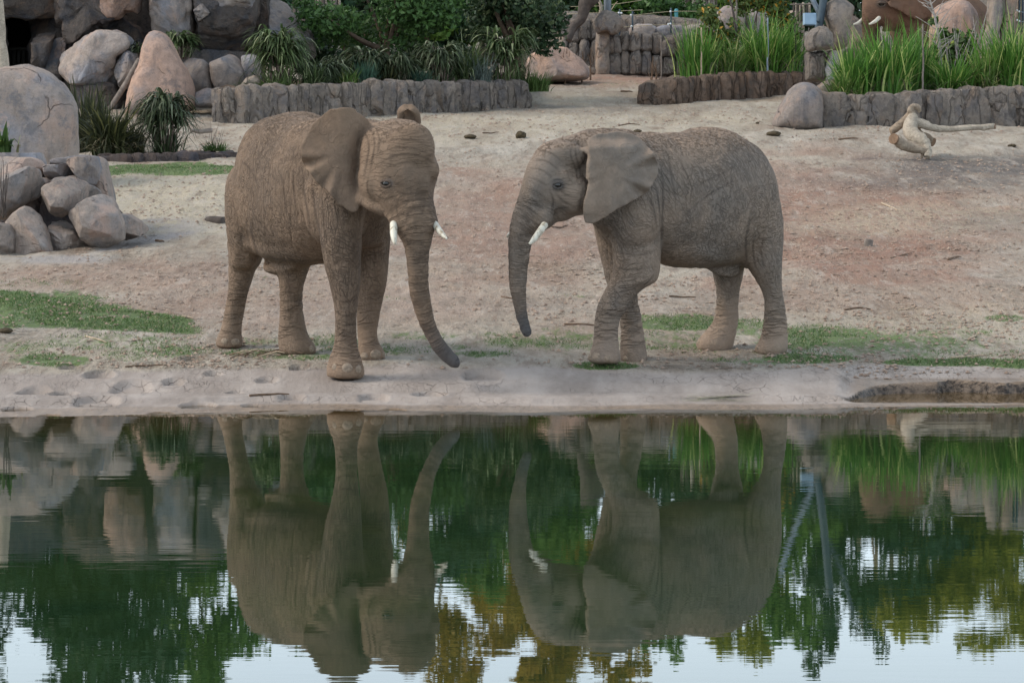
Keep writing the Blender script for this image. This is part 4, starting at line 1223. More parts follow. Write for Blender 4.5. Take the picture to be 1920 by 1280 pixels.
ftree(1900, 90, 1235, 150, M_T3, M_BARKP, 'yellow-green tree mirrored in the right corner of the pond', 4200, bottom=860, k=16)
ftree(2040, 92, 1200, 110, M_T2, M_BARK, 'green tree just outside on the right', 2200, bottom=860) if False else None

for px_, y_, lab_ in ((600, 96, 'dark leafy shrub behind the shaggy grass under the green tree'), (690, 104, 'dark leafy shrub in the middle of the long planter'), (775, 100, 'dark leafy shrub behind the small blue-green tuft'), (865, 108, 'dark leafy shrub under the dark planter tree')):
    tree('shrub', px_, 66.0, 156, [(px_ - 26, y_ + 18, 0, 30, 24), (px_ + 22, y_ + 14, .2, 32, 26), (px_, y_, 0, 34, 26), (px_ + 4, y_ + 34, 0, 48, 20)], 1700, .06, M_TREED, M_BARK, lab_, 'shrub', 'leafy shrubs in the long planter', .04)
G_H = 'dense shrubs closing the view behind the rocks'
for i, (px, D, y0, rx, lab) in enumerate(((575, 79, -20, 80, 'dense dark shrub behind the stick fence by the cliff'), (690, 80, -15, 90, 'dense dark shrub behind the bright green tree'), (800, 80.5, -10, 80, 'dense dark shrub between the two planter trees'), (900, 81, -15, 90, 'dense dark shrub behind the dark planter tree'), (1040, 84, -14, 90, 'dense dark shrub behind the bent trunk'),
        (1140, 84.5, -10, 90, 'dense dark shrub behind the steel post'), (1230, 85, -16, 80, 'dense dark shrub above the teal post'), (1330, 84, -18, 80, 'dense dark shrub behind the tall stick fence'), (1430, 82, -20, 80, 'dense dark shrub above the tallest reeds'), (1520, 82, -24, 80, 'dense dark shrub behind the leaning posts'), (1610, 84, -30, 80, 'dense dark shrub behind the cream rock pillar'), (1720, 86, -40, 90, 'dense dark shrub behind the far elephant'), (1830, 86, -40, 90, 'dense dark shrub above the pinkish rock'), (1940, 84, -40, 90, 'dense dark shrub at the right picture edge'))):
    tree('shrub', px, D, None, [(px - rx * .5, y0 + 34, 0, rx * .6, 34), (px + rx * .5, y0 + 30, .5, rx * .6, 38), (px, y0, .3, rx * .8, 46), (px - rx * .3, y0 - 44, .2, rx * .7, 40), (px + rx * .35, y0 - 52, .6, rx * .6, 44), (px, y0 + 60, 0, rx * .8, 26)], 2600, .12, (M_T1, M_TREED, M_T2)[i % 3], M_BARK, lab, 'shrub', G_H, .08)

for px, D, top, hw, m, lab in ((-200, 88, 1290, 150, 0, 'dark tall tree past the left picture edge, nearest to it'), (-400, 87, 1240, 150, 1, 'green tall tree past the left picture edge, second from it'), (-600, 90, 1270, 150, 0, 'dark tall tree past the left picture edge, farthest from it'),
                              (2060, 90, 1230, 120, 1, 'green tall tree past the right picture edge, nearest to it'), (2230, 88, 1260, 140, 0, 'dark tall tree past the right picture edge, second from it'), (2430, 92, 1220, 150, 1, 'green tall tree past the right picture edge, farthest from it')):
    ftree(px, D, top, hw, (M_T1, M_T2)[m], M_BARK, lab, 2600, bottom=830)
for i, (px, D, y0, rx, lab) in enumerate(((2060, 82, -40, 90, 'dense shrub past the right picture edge, nearest to it'), (2200, 80, -50, 100, 'dense shrub past the right picture edge, second from it'), (2360, 80, -40, 110, 'dense shrub past the right picture edge, farthest from it'))):
    tree('shrub', px, D, None, [(px - rx * .5, y0 + 34, 0, rx * .6, 40), (px + rx * .5, y0 + 30, .5, rx * .6, 44), (px, y0, .3, rx * .8, 50), (px, y0 + 70, 0, rx * .9, 34)], 1600, .14, (M_T1, M_TREED, M_T2)[i % 3], M_BARK, lab, 'shrub', G_H, .08)
for px, lab in ((1990, 'reed clump just past the right picture edge'), (2120, 'reed clump farther past the right picture edge'), (2260, 'reed clump farthest past the right picture edge')):
    reeds(px, 172, 59.0, 118, 76, 380, M_REED, lab, group=G_B, foot=.6)

# ---------------------------------------------------------------- turf blades on the grass patches
def turf():
    rs = np.random.RandomState(9)
    V = GV.reshape(-1, 3); g = GGRASS
    q = grid_shape
    sel = (GPX > -60) & (GPX < 1980) & (g > .22) & (V[:, 1] < 56)
    idx = np.nonzero(sel)[0]
    area = V[idx, 1] * (5.0 / F) * np.where(V[idx, 1] < 26.6, .03, np.where(V[idx, 1] < 34, .06, V[idx, 1] * .0047))
    w = area * np.clip(g[idx], 0, 1) ** 1.6
    dens = 2600 * np.where(V[idx, 1] > 40, .35, 1.0)
    lam = w * dens
    k = rs.poisson(lam)
    rep = np.repeat(idx, k)
    n = len(rep)
    b = V[rep].copy()
    b[:, 0] += rs.uniform(-.5, .5, n) * b[:, 1] * 5 / F
    b[:, 1] += rs.uniform(-.5, .5, n) * np.where(b[:, 1] < 26.6, .03, np.where(b[:, 1] < 34, .06, b[:, 1] * .0047))
    keep = fbm(b * [2.2, 1.5, 0], 61, 3) + g[rep] * 1.3 - .55 > 0
    b = b[keep]; n = len(b)
    b[:, 2] = terrain(b[:, 0], b[:, 1]) - .004
    h = rs.uniform(.012, .042, n) * (.6 + .6 * g[rep][keep])
    v, f, t = ribbons(b, rs.uniform(0, 6.28, n), h * rs.uniform(.3, 1.2, n), h, h * .2, rs.uniform(.006, .012, n), 1, rs)
    o = mesh_obj('turf_grass', v, f, M_GRASS, origin=(0, 27, 0), kind='stuff')
    attr(o, 'tint', t)
    print('turf blades', n)
grid_shape = None
turf()

# ================================================================== WOOD, POSTS, SMALL THINGS
def wood_mat(name, col):
    t = NT(name)
    o = t.obj()
    g = t.noise(t.map(o, (1, 1, 1)), 5, 6, .7, 1.2)
    st = t.noise(t.map(o, (2.2, 2.2, 6)), 9, 4, .65)
    c = t.mix(t.ramp(g, .3, .7), tuple(x * .68 for x in col), tuple(min(1, x * 1.18) for x in col))
    c = t.mix(t.ramp(st, .54, .66, 0, .6), c, tuple(x * .42 for x in col))
    return t.fin(c, .88, t.bump(t.math('ADD', g, st), .03), .2)
M_WOODP = wood_mat('wood_pale', srgb(182, 169, 152))
M_WOODT2 = wood_mat('wood_weathered', srgb(164, 148, 130))
M_WOODT = wood_mat('wood_tan', srgb(156, 138, 119))
M_WOODC = simple('wood_cut', srgb(122, 98, 78), .8, .3, 18)
M_WOODG = simple('wood_grey', srgb(120, 110, 102), .85, .3, 8, bump=.012)
M_WOODD = simple('wood_dark', srgb(76, 68, 63), .85, .3, 8, bump=.012)
M_STEEL = simple('steel_grey', srgb(128, 138, 148), .45, .12, 6, metal=.3)
M_STEELD = simple('steel_dark', srgb(66, 78, 86), .5, .15, 6, metal=.2)
M_BOX = simple('box_blue_grey', srgb(142, 166, 186), .5, .08, 4)
M_WHITE = simple('insulator_white', srgb(222, 226, 228), .35, .06, 10)
M_ROPE = simple('cable', srgb(166, 154, 128), .8, .15, 20)
M_DUNG = simple('dung', srgb(72, 62, 46), .95, .4, 22, bump=.02)
M_STICK = simple('stick', srgb(104, 84, 68), .9, .3, 20)
M_STICKP = simple('stick_pale', srgb(172, 154, 132), .9, .25, 20)
M_TEAL = simple('teal_paint', srgb(74, 134, 140), .5, .15, 10)

def dia(D): return D / F

# ---- dead tree on the sand at the right
D0 = 49.9
DW = empty('dead_tree', ground_at(1722, 293), 'bleached dead tree lying on the sand with one long straight branch', 'dead tree')
def limb(name, pts, r, mat=M_WOODP, n=None):
    v, f = tube([P(a, b, D0 + d) for a, b, d in pts], [q * dia(D0) for q in r], 14, n or 20, cap=.15)
    v = v + (fbm(v * 9, 3, 4, .6) * .014)[:, None] * [1, .6, 1]
    return mesh_obj(name, v, f, mat, DW)
limb('trunk', [(1713, 214, .05), (1711, 224, .0), (1707, 236, -.1), (1708, 248, -.22), (1718, 258, -.35), (1731, 266, -.45), (1738, 272, -.5)], [8, 12, 14, 14.5, 14, 12.5, 9], n=34)
limb('branch', [(1734, 266, -.45), (1737, 276, -.52), (1740, 286, -.56), (1738, 295, -.6)], [10, 8, 7, 7], M_WOODP)
limb('branch', [(1704, 226, 0), (1720, 230, .0), (1734, 235, .0), (1750, 240, .02), (1776, 242, .05), (1832, 239.5, .1), (1864, 237, .15)], [9, 10, 8.5, 6.8, 5.8, 5.4, 5.8])
limb('branch', [(1712, 210, .1), (1702, 221, .1), (1690, 232, .05), (1680, 240, .02), (1670, 247, .0)], [8, 8, 7.5, 8, 6.5], M_WOODT)
limb('branch', [(1680, 262, -.62), (1692, 270, -.58), (1706, 276, -.54), (1722, 280, -.54), (1738, 283, -.56)], [9.8, 10.5, 10.2, 9, 6], M_WOODT2)
limb('branch', [(1712, 244, .1), (1728, 254, .25), (1744, 264, .35)], [9, 9, 8.6], M_WOODT)
limb('branch_stub', [(1710, 214, .05), (1708, 206, .02), (1713, 199, .0), (1721, 202, .02), (1724, 210, .05)], [8.5, 6.5, 5.0, 5.4, 3.2], M_WOODT2)
limb('branch_stub', [(1730, 280, -.5), (1729, 290, -.52), (1727, 297, -.54)], [4, 3.2, 2.2], M_WOODT)
def cutface(px, py, d, r, nx):
    n = np.array(nx, float); n /= np.linalg.norm(n)
    a = np.cross(n, [0, 0, 1.0]); a /= np.linalg.norm(a); b = np.cross(a, n)
    c = P(px, py, D0 + d)
    th = np.linspace(0, 2 * np.pi, 16, endpoint=False)
    R_ = r * dia(D0)
    V = np.vstack([c + n * .012 + np.outer(np.cos(th), a) * R_ + np.outer(np.sin(th), b) * R_, c - n * .03 + np.outer(np.cos(th), a) * R_ + np.outer(np.sin(th), b) * R_])
    Fc = [list(range(16))] + [[j, (j + 1) % 16, 16 + (j + 1) % 16, 16 + j] for j in range(16)]
    mesh_obj('cut_end', V, Fc, M_WOODC, DW, smooth=False)
cutface(1675.5, 260.5, -.72, 10, (-.62, -.76, .18))
cutface(1749, 266.5, .36, 8.4, (.7, -.6, -.3))
cutface(1865.5, 237, .14, 5, (.92, -.38, .03))

# ---- poles, logs and leaning wood
def wood(name, pts, r, D, mat, label, cat, group=None, seg=10):
    v, f = tube([P(a, b, D + (d[0] if d else 0)) for a, b, *d in pts], [q * dia(D) for q in r], seg, 16, cap=.1)
    v = v + (fbm(v * 6, 8, 3) * .010)[:, None]
    return mesh_obj(name, v, f, mat, origin=v[v[:, 2].argmin()], label=label, cat=cat, group=group)
wood('bare_tree', [(0, 300), (4, 135), (0, 70), (-4, 10), (-7, -40)], [15, 13, 11, 10, 9], 52, M_WOODP, 'bare pale trunk rising at the left picture edge behind the rounded boulder', 'tree')
wood('log', [(203, 208, -.4), (222, 180, -.2), (240, 150, .1), (254, 124, .3), (260, 112, .4)], [4.5, 5.5, 5.5, 5, 4], 60.3, M_WOODG, 'grey log leaning against the pointed pink boulder', 'log')
wood('leaning_tree', [(1066, 76, -.2), (1074, 52), (1090, 36), (1097, 10), (1108, -10), (1114, -60)], [6, 8.5, 9, 13, 20, 24], 75.2, M_WOODD, 'dark bent tree trunk leaning over the rock wall beside the dark tree', 'tree')
wood('log', [(357, 245, -.1), (375, 246, 0), (397, 245, .1)], [4, 4.5, 4.5], 54.3, M_WOODG, 'short stub of log behind the dark fountain grass', 'log')
wood('log', [(389, 416, .1), (400, 415, 0), (420, 416, -.1)], [9, 10.5, 10.5], 39.6, M_WOODD, 'short sawn log lying behind the left elephant', 'log')
g = ground_at(1628, 462)
v, f = tube([g + [0, 0, -.04], g + [.0, 0, .02], g + [.01, 0, .085]], [.062, .058, .055], 12, 8, cap=.1)
mesh_obj('log', v, f, M_WOODG, label='small upright log stub on the red earth at the right', cat='log', group=None)

# ---- steel post with dead limb on the rock pillar
v, f = tube([P(1139, 30, 76.2), P(1139, -150, 76.2)], 7 * dia(76.2), 14, 2)
mesh_obj('steel_post', v, f, M_STEEL, label='pale steel post rising behind the rock pillar', cat='post')
wood('branch', [(1126, 26), (1126, 8), (1119, -4), (1112, -30)], [3.2, 3, 2.6, 2], 76.0, M_WOODP, 'pale bare branch left of the steel post', 'branch')

# ---- cable fence over the rock wall
CF = empty('cable_fence', P(1210, 62, 77.0), 'cable fence with dark posts and white insulators on the rock wall', 'fence')
for px, top, bot in ((1162, 18, 70), (1186, 22, 60), (1258, 16, 62)):
    v, f = tube([P(px, bot, 77.2), P(px, top, 77.2)], 1.7 * dia(77), 8, 2)
    mesh_obj('post', v, f, M_STEELD, CF)
for pts in ([(1070, 13), (1130, 11), (1203, 1)], [(1060, 27), (1120, 24), (1160, 24)], [(1162, 25), (1184, 29), (1258, 22), (1330, 22)], [(1162, 52), (1184, 50), (1258, 46), (1330, 46)], [(1165, 21), (1205, 19)]):
    v, f = tube([P(a, b, 77.0) for a, b in pts], .55 * dia(77), 5, 12)
    mesh_obj('cable', v, f, M_ROPE, CF)
for px, py in ((1160, 24.5), (1165, 25), (1183, 28.5), (1160, 52), (1166, 52), (1184, 49.5), (1257, 22), (1257, 45), (1253, 46)):
    v, f = ellipsoid(P(px, py, 76.85), [1.9 * dia(77)] * 3, None, 10, 8)
    mesh_obj('insulator', v, f, M_WHITE, CF)
wood('cane', [(1096, 29), (1104, 17), (1113, 6)], [.7, .7, .6], 76.0, M_STICKP, 'thin pale cane leaning across the cables by the bent trunk', 'cane')
wood('cane', [(1146, 19), (1152, 10), (1158, 3)], [.9, .8, .7], 76.6, M_STICKP, 'short pale cane leaning right of the steel post', 'cane')
wood('log', [(1205, 42), (1222, 38), (1234, 33)], [1.6, 1.8, 1.6], 78.2, M_WOODP, 'thin fallen log on the slope behind the cable fence', 'log')
g = P(1268, 34, 79)
v, f = loft([g + [0, 0, -.2], g + [0, 0, .12], g + [0, 0, .16], g + [0, 0, .24]], [[.05, 0, 0], [.05, 0, 0], [.065, 0, 0], [.04, 0, 0]], [[0, .05, 0], [0, .05, 0], [0, .065, 0], [0, .04, 0]], 12, 12, cap=.2)
mesh_obj('marker_post', v, f, M_TEAL, label='small teal post on the slope behind the cable fence', cat='post')
# second fence at the right edge
CF2 = empty('cable_fence', P(1912, 45, 66.4), 'dark double post with white insulators at the right picture edge', 'fence')
for px in (1911.5, 1917.5):
    v, f = tube([P(px, 60, 66.0), P(px, -60, 66.0)], 2.2 * dia(66), 8, 2)
    mesh_obj('post', v, f, M_STEELD, CF2)
for py in (20, 38):
    for px, dy in ((1907, 0), (1911, 2)):
        v, f = ellipsoid(P(px, py + dy, 65.8), [1.9 * dia(66)] * 3, None, 10, 8)
        mesh_obj('insulator', v, f, M_WHITE, CF2)
    v, f = tube([P(1910, py + 1.5, 65.8), P(1960, py + 14, 65.8)], .8 * dia(66), 5, 4)
    mesh_obj('cable', v, f, M_STEEL, CF2)

# ---- blue-grey box on leaning posts
LP = empty('lamp_post', P(1540, 60, 65.0), 'dark leaning steel posts carrying the blue-grey box', 'post')
v, f = tube([P(1533, 62, 64.9), P(1541, 20, 64.9), P(1552, -60, 64.9), P(1566, -190, 64.9)], 7.5 * dia(65), 12, 14)
mesh_obj('post', v, f, M_STEELD, LP)
v, f = tube([P(1538, 28, 65.1), P(1520, -8, 65.1), P(1490, -80, 65.1), P(1470, -150, 65.1)], 5 * dia(65), 10, 10)
mesh_obj('brace', v, f, M_STEEL, LP)
v, f = tube([P(1552, -70, 64.9), P(1590, -150, 64.9), P(1610, -230, 64.9)], 4 * dia(65), 10, 8)
mesh_obj('brace', v, f, M_STEELD, LP)
BX = empty('equipment_box', P(1518, 48, 64.4), 'square pale blue-grey box above the round boulder', 'box')
c = P(1518, 36, 64.4)
v, f = box(c, (10.8 * dia(64.4), .11, 10.8 * dia(64.4)), rotz(.12))
mesh_obj('housing', v, f, M_BOX, BX, smooth=False)
v, f = box(P(1518, 36, 64.27), (9.2 * dia(64.4), .012, 9.2 * dia(64.4)), rotz(.12))
mesh_obj('door', v, f, M_BOX, BX, smooth=False)
v, f = box(P(1518, 47.6, 64.4), (9 * dia(64.4), .10, 1.2 * dia(64.4)), rotz(.12))
mesh_obj('mounting_plate', v, f, M_STEELD, BX, smooth=False)
v, f = tube([P(1529, 40, 64.5), P(1536, 42, 64.85)], 2 * dia(64), 8, 3)
mesh_obj('bracket', v, f, M_STEELD, BX)

# ---- stick fences behind the planting
def stick_fence(x0, x1, top, bot, D, n, rail, label, seed):
    rs = np.random.RandomState(seed)
    root = empty('stick_fence', P((x0 + x1) / 2, bot, D), label, 'fence')
    for i in range(n):
        x = x0 + (x1 - x0) * (i + .5) / n + rs.uniform(-1, 1)
        v, f = tube([P(x, bot, D), P(x + rs.uniform(-1.5, 1.5), top + rs.uniform(-4, 4), D + rs.uniform(-.1, .1))], rs.uniform(1.3, 2.6) * dia(D), 7, 2)
        mesh_obj('stick', v, f, (M_WOODP, M_WOODG, M_WOODD)[rs.randint(3)], root)
    v, f = tube([P(x0 - 4, rail + 1, D - .12), P(x1 + 4, rail, D - .12)], 1.3 * dia(D), 7, 2)
    mesh_obj('rail', v, f, M_WOODG, root)
stick_fence(548, 640, -6, 62, 67.5, 22, 38, 'pale stick fence between the cliff and the green tree', 3)
stick_fence(1278, 1345, -40, 30, 80.5, 15, -4, 'tall pale stick fence behind the cable fence', 4)
stick_fence(1486, 1522, 8, 40, 70.0, 9, 8, 'low weathered stick fence left of the leaning posts', 5)

# ---- bare saplings and stakes
def sapling(px, py, D, hpx, n, label, mat, group, spread=.18, r=1.15, cat='sapling', name='sapling'):
    rs = rng()
    c = P(px, py, D)
    root = empty(name, c, label, cat, group)
    s = dia(D)
    top = c + [rs.uniform(-1, 1) * .08 * hpx * s, 0, hpx * s]
    v, f = tube([c - [0, 0, .06], c * .5 + top * .5 + rs.normal(size=3) * .01, top], [r * 1.5 * s, r * 1.1 * s, r * .5 * s], 6, 8)
    mesh_obj('stem', v, f, mat, root)
    for i in range(n):
        u = rs.uniform(.08, .7)
        b = c * (1 - u) + top * u
        a = rs.uniform(0, 6.28)
        L = hpx * s * rs.uniform(.25, .6)
        e = b + [math.cos(a) * L * spread * 2, math.sin(a) * L * spread * 2, L * rs.uniform(.7, 1)]
        v, f = tube([b, b * .45 + e * .55 + rs.normal(size=3) * L * .05, e], [r * .8 * s, r * .55 * s, r * .25 * s], 5, 6)
        mesh_obj('twig', v, f, mat, root)
    return root
G_S = 'bare saplings on the open ground'
for px, py, D, h, n, lab in ((1059, 158, 67.0, 66, 8, 'bare many-stemmed sapling in front of the low pink boulder'), (1091, 155, 67.6, 58, 4, 'bare thin sapling at the right side of the low pink boulder'),
                             (1107, 152, 68.2, 62, 3, 'bare thin sapling in front of the rock pillar'), (1221, 157, 66.2, 50, 5, 'small bare sapling left of the speckled stake'),
                             (1277, 146, 67.0, 34, 3, 'short bare sapling left of the dark green reeds'), (1230, 156, 66.0, 40, 3, 'crooked bare sapling against the speckled stake')):
    g = ground_at(px, py)
    sapling(px, py, g[1], h, n, lab, M_STICK, G_S)
G_ST = 'bare stakes in the beds'
def stake(px, y0, y1, D, r, label, mat):
    return wood('stake', [(px, y1), (px + .6, (y0 + y1) / 2), (px, y0)], [r, r * .95, r * .8], D, mat, label, 'stake', G_ST, 8)
stake(1240, 66, 156, ground_at(1240, 155)[1], 1.5, 'speckled thin stake standing free left of the middle bed', M_WOODG)
stake(1315, 52, 146, 65.4, 1.3, 'pale thin stake in front of the dark green reeds', M_STICKP)
stake(1439, 34, 140, 66.0, 1.9, 'grey stake in front of the tallest reeds', M_STEEL)
stake(1491, 44, 138, 66.8, 1.6, 'left of two bare brown stakes by the rock stack', M_WOODD)
stake(1507, 56, 138, 66.9, 1.4, 'right of two bare brown stakes by the rock stack', M_WOODG)
stake(1730, 46, 184, 57.3, 1.9, 'grey stake in front of the right planter reeds', M_WOODG)
wood('stem', [(1381, 70), (1376, 30), (1366, -10), (1360, -40)], [2.2, 2, 1.7, 1.3], 67.2, M_WOODD, 'dark slanting stem in the orange-leaved bush', 'stem')
wood('stem', [(1380, 68), (1381, 30), (1381, -30)], [1.6, 1.6, 1.2], 67.3, M_WOODG, 'upright grey stem in the orange-leaved bush', 'stem')

# bare white twig shrub on the right
rs = np.random.RandomState(77)
c0 = P(1768, 150, 58.6)
TS = empty('bare_shrub', c0, 'bare whitish shrub with a crooked stem in front of the far elephant', 'bare shrub')
v, f = tube([P(1768, 168, 58.6), P(1764, 120, 58.6), P(1762, 90, 58.6), P(1758, 60, 58.6), P(1752, 30, 58.6), P(1744, 0, 58.6), P(1740, -30, 58.6)], [q * dia(58.6) for q in (4, 3.6, 3.2, 2.6, 2, 1.5, 1)], 8, 24)
mesh_obj('stem', v, f, M_TWIG, TS)
for i in range(46):
    if i < 26:
        u = rs.uniform(.1, 1); bx, by = np.interp(u, [0, .4, .7, 1], [1766, 1762, 1756, 1744]), 130 - 130 * u
        dx = rs.choice([-1, 1]) * rs.uniform(14, 44); dy = -rs.uniform(4, 46)
    else:
        bx, by = rs.uniform(1775, 1850), rs.uniform(95, 150); dx, dy = rs.uniform(-14, 26), -rs.uniform(40, 90)
    D = 58.6 + rs.uniform(-.3, .5)
    p = [P(bx, by, D), P(bx + dx * .5 + rs.uniform(-3, 3), by + dy * .55, D), P(bx + dx, by + dy, D + rs.uniform(-.2, .2))]
    v, f = tube(p, [1.0 * dia(D), .7 * dia(D), .35 * dia(D)], 5, 7)
    mesh_obj('twig', v, f, M_TWIG, TS)

# thin dark stems in front of the stone heap
TW = empty('twig_plant', P(12, 410, 36.0), 'thin dark leafless stems in front of the stone heap at the left edge', 'twig plant')
for i in range(9):
    b = P(8 + rs.uniform(-4, 4), 408, 36.0)
    e = P(8 + rs.uniform(-12, 26), rs.uniform(290, 350), 36.0 + rs.uniform(-.2, .2))
    v, f = tube([b, b * .5 + e * .5 + rs.normal(size=3) * .02, e], [.006, .005, .003], 5, 8)
    mesh_obj('stem', v, f, M_WOODD, TW)

# ---- dung heaps
G_D = 'dung heaps on the sand'
for px, py, w, h, lab in ((976, 259, 11, 12, 'taller dung heap just above the space between the elephants'), (881, 259, 13, 6, 'flat scattered dung heap right of the left elephant’s ear'), (1195, 250, 9, 6, 'dung heap showing behind the right elephant’s neck'),
                          (1450, 254, 15, 7, 'wide dung heap near the rounded boulder of the right planter'), (1420, 233, 4, 3, 'tiny dung lump left of the rounded boulder'), (1897, 275, 9, 4, 'dung lump at the far right below the dead branch tip'),
                          (1128, 127, 8, 6, 'dark dung lump at the foot of the rock pillar'), (10, 624, 15, 9, 'dark dung heap at the left picture edge by the lawn')):
    g = ground_at(px, py)
    s = dia(g[1])
    mb = MB()
    for k in range(7):
        c = g + [rs.uniform(-.6, .6) * w * s, rs.uniform(-.5, .5) * w * s, h * s * rs.uniform(.1, .45)]
        if k == 0: c = g + [0, 0, h * s * .4]
        q = w * s * (.85 if k == 0 else rs.uniform(.25, .5))
        v, f = ellipsoid(c, (q, q, max(h * s * (.65 if k == 0 else .4), q * .4)), None, 14, 9)
        v = c + (v - c) * (1 + .22 * fbm((v - c) / (w * s) * 2.4 + k, 20 + k, 3))[:, None]
        mb.add(v, f)
    mesh_obj('dung_heap', mb.V(), mb.f, M_DUNG, origin=g, label=lab, cat='dung', group=G_D)

# ---- sticks one can pick out
G_SK = 'sticks lying about'
STK = [(1610, 583, 52, -2, 1.6, 0, 'brown stick lying on the sand right of the right elephant'), (1700, 581, 30, -4, 1.5, 1, 'short pale stick on the sand right of the brown stick'), (1818, 671, 68, -6, 2.2, 1, 'long pale curved stick on the bright grass at the right bank'),
       (1825, 634, 18, -8, 2.0, 1, 'small forked pale stick above the bright grass'), (180, 638, 40, 12, 1.6, 1, 'pale stick below the lawn at the left'), (200, 596, 34, -3, 1.8, 1, 'pale stick lying on the lawn at the left'), (352, 597, 22, 3, 1.8, 1, 'pale stick at the right tip of the lawn'),
       (505, 742, 74, -2, 2.2, 0, 'bent dark stick on the grey bank near the water'), (280, 688, 90, -4, 1.6, 0, 'dark twig lying along the upper edge of the grey bank'), (1090, 611, 66, 3, 1.6, 0, 'dark stick behind the trunk of the right elephant'), (1280, 558, 50, 2, 1.6, 0, 'thin stick under the belly of the right elephant'),
       (920, 250, 30, -2, 1.2, 0, 'dark stick near the dung heaps'), (1175, 174, 22, 2, 1.6, 0, 'bent stick on the sand left of the middle planter'), (1668, 390, 30, 14, 1.8, 1, 'pale stick on the litter at the right'), (1690, 481, 40, -10, 1.4, 0, 'stick on the red earth at the right'),
       (1790, 486, 24, -6, 2.0, 0, 'dark short stick on the red earth further right'), (1180, 236, 40, -2, 1.2, 0, 'thin stick above the neck of the right elephant'), (1590, 262, 36, -2, 1.6, 0, 'thin dark stick left of the dead tree'), (960, 560, 40, 4, 1.3, 0, 'thin stick between the two trunks'),
       (1050, 425, 30, -4, 1.4, 0, 'dark stick below the jaw of the right elephant'), (300, 454, 16, 2, 2.4, 0, 'short dark stick on the wet trickle beside the heap'), (70, 470, 30, 6, 1.4, 0, 'twig at the foot of the stone heap')]
for px, py, w, dy, r, pale, lab in STK:
    a, b = ground_at(px - w / 2, py - dy / 2), ground_at(px + w / 2, py + dy / 2)
    s = dia(a[1])
    m = (a + b) / 2 + np.array([rs.uniform(-.05, .05) * w * s, rs.uniform(-.3, .3) * w * s * .4, 0]); m[2] = gz(m[0], m[1])
    up = np.array([0, 0, r * s * .8])
    v, f = tube([a + up, a * .5 + m * .5 + up * 1.3, m + up * 1.2, m * .5 + b * .5 + up * 1.6, b + up], [r * s, r * s * 1.05, r * s * .9, r * s * .8, r * s * .45], 7, 12)
    mesh_obj('stick', v, f, M_STICKP if pale else M_STICK, origin=a, label=lab, cat='stick', group=G_SK)
# brushwood by the feet of the left elephant
BR = empty('brushwood', ground_at(500, 668), 'tangle of thin brown sticks between the hind and front feet of the left elephant', 'brushwood')
for i in range(16):
    px, py = rs.uniform(440, 545), rs.uniform(663, 674)
    w = rs.uniform(20, 60); dy = rs.uniform(-7, 7)
    a, b = ground_at(px - w / 2, py - dy / 2), ground_at(px + w / 2, py + dy / 2)
    s = dia(a[1])
    a[2] += .01; b[2] += rs.uniform(.01, .06)
    m = (a + b) / 2 + [0, 0, .02]
    v, f = tube([a, m, b], [1.2 * s, 1.1 * s, .6 * s], 6, 7)
    mesh_obj('stick', v, f, M_STICK if i % 3 else M_STICKP, BR)
# straw wisp at the water's edge
ST = empty('straw_wisp', ground_at(1335, 751), 'wisp of pale green straw on the bank at the water’s edge', 'straw')
L = []
n = 90
q = np.array([ground_at(rs.uniform(1285, 1400), rs.uniform(747, 755)) for _ in range(n)])
q[:, 2] += .006
az = rs.normal(size=n) * .25 + np.where(rs.uniform(size=n) < .5, 0, np.pi)
add_blades(ST, [ribbons(q, az, rs.uniform(.08, .26, n), rs.uniform(.005, .05, n), rs.uniform(.0, .03, n), np.full(n, .006), 3, rs, 1.0)], leaf_mat('straw', (.22, .24, .13), (.45, .46, .30)), 'straws')

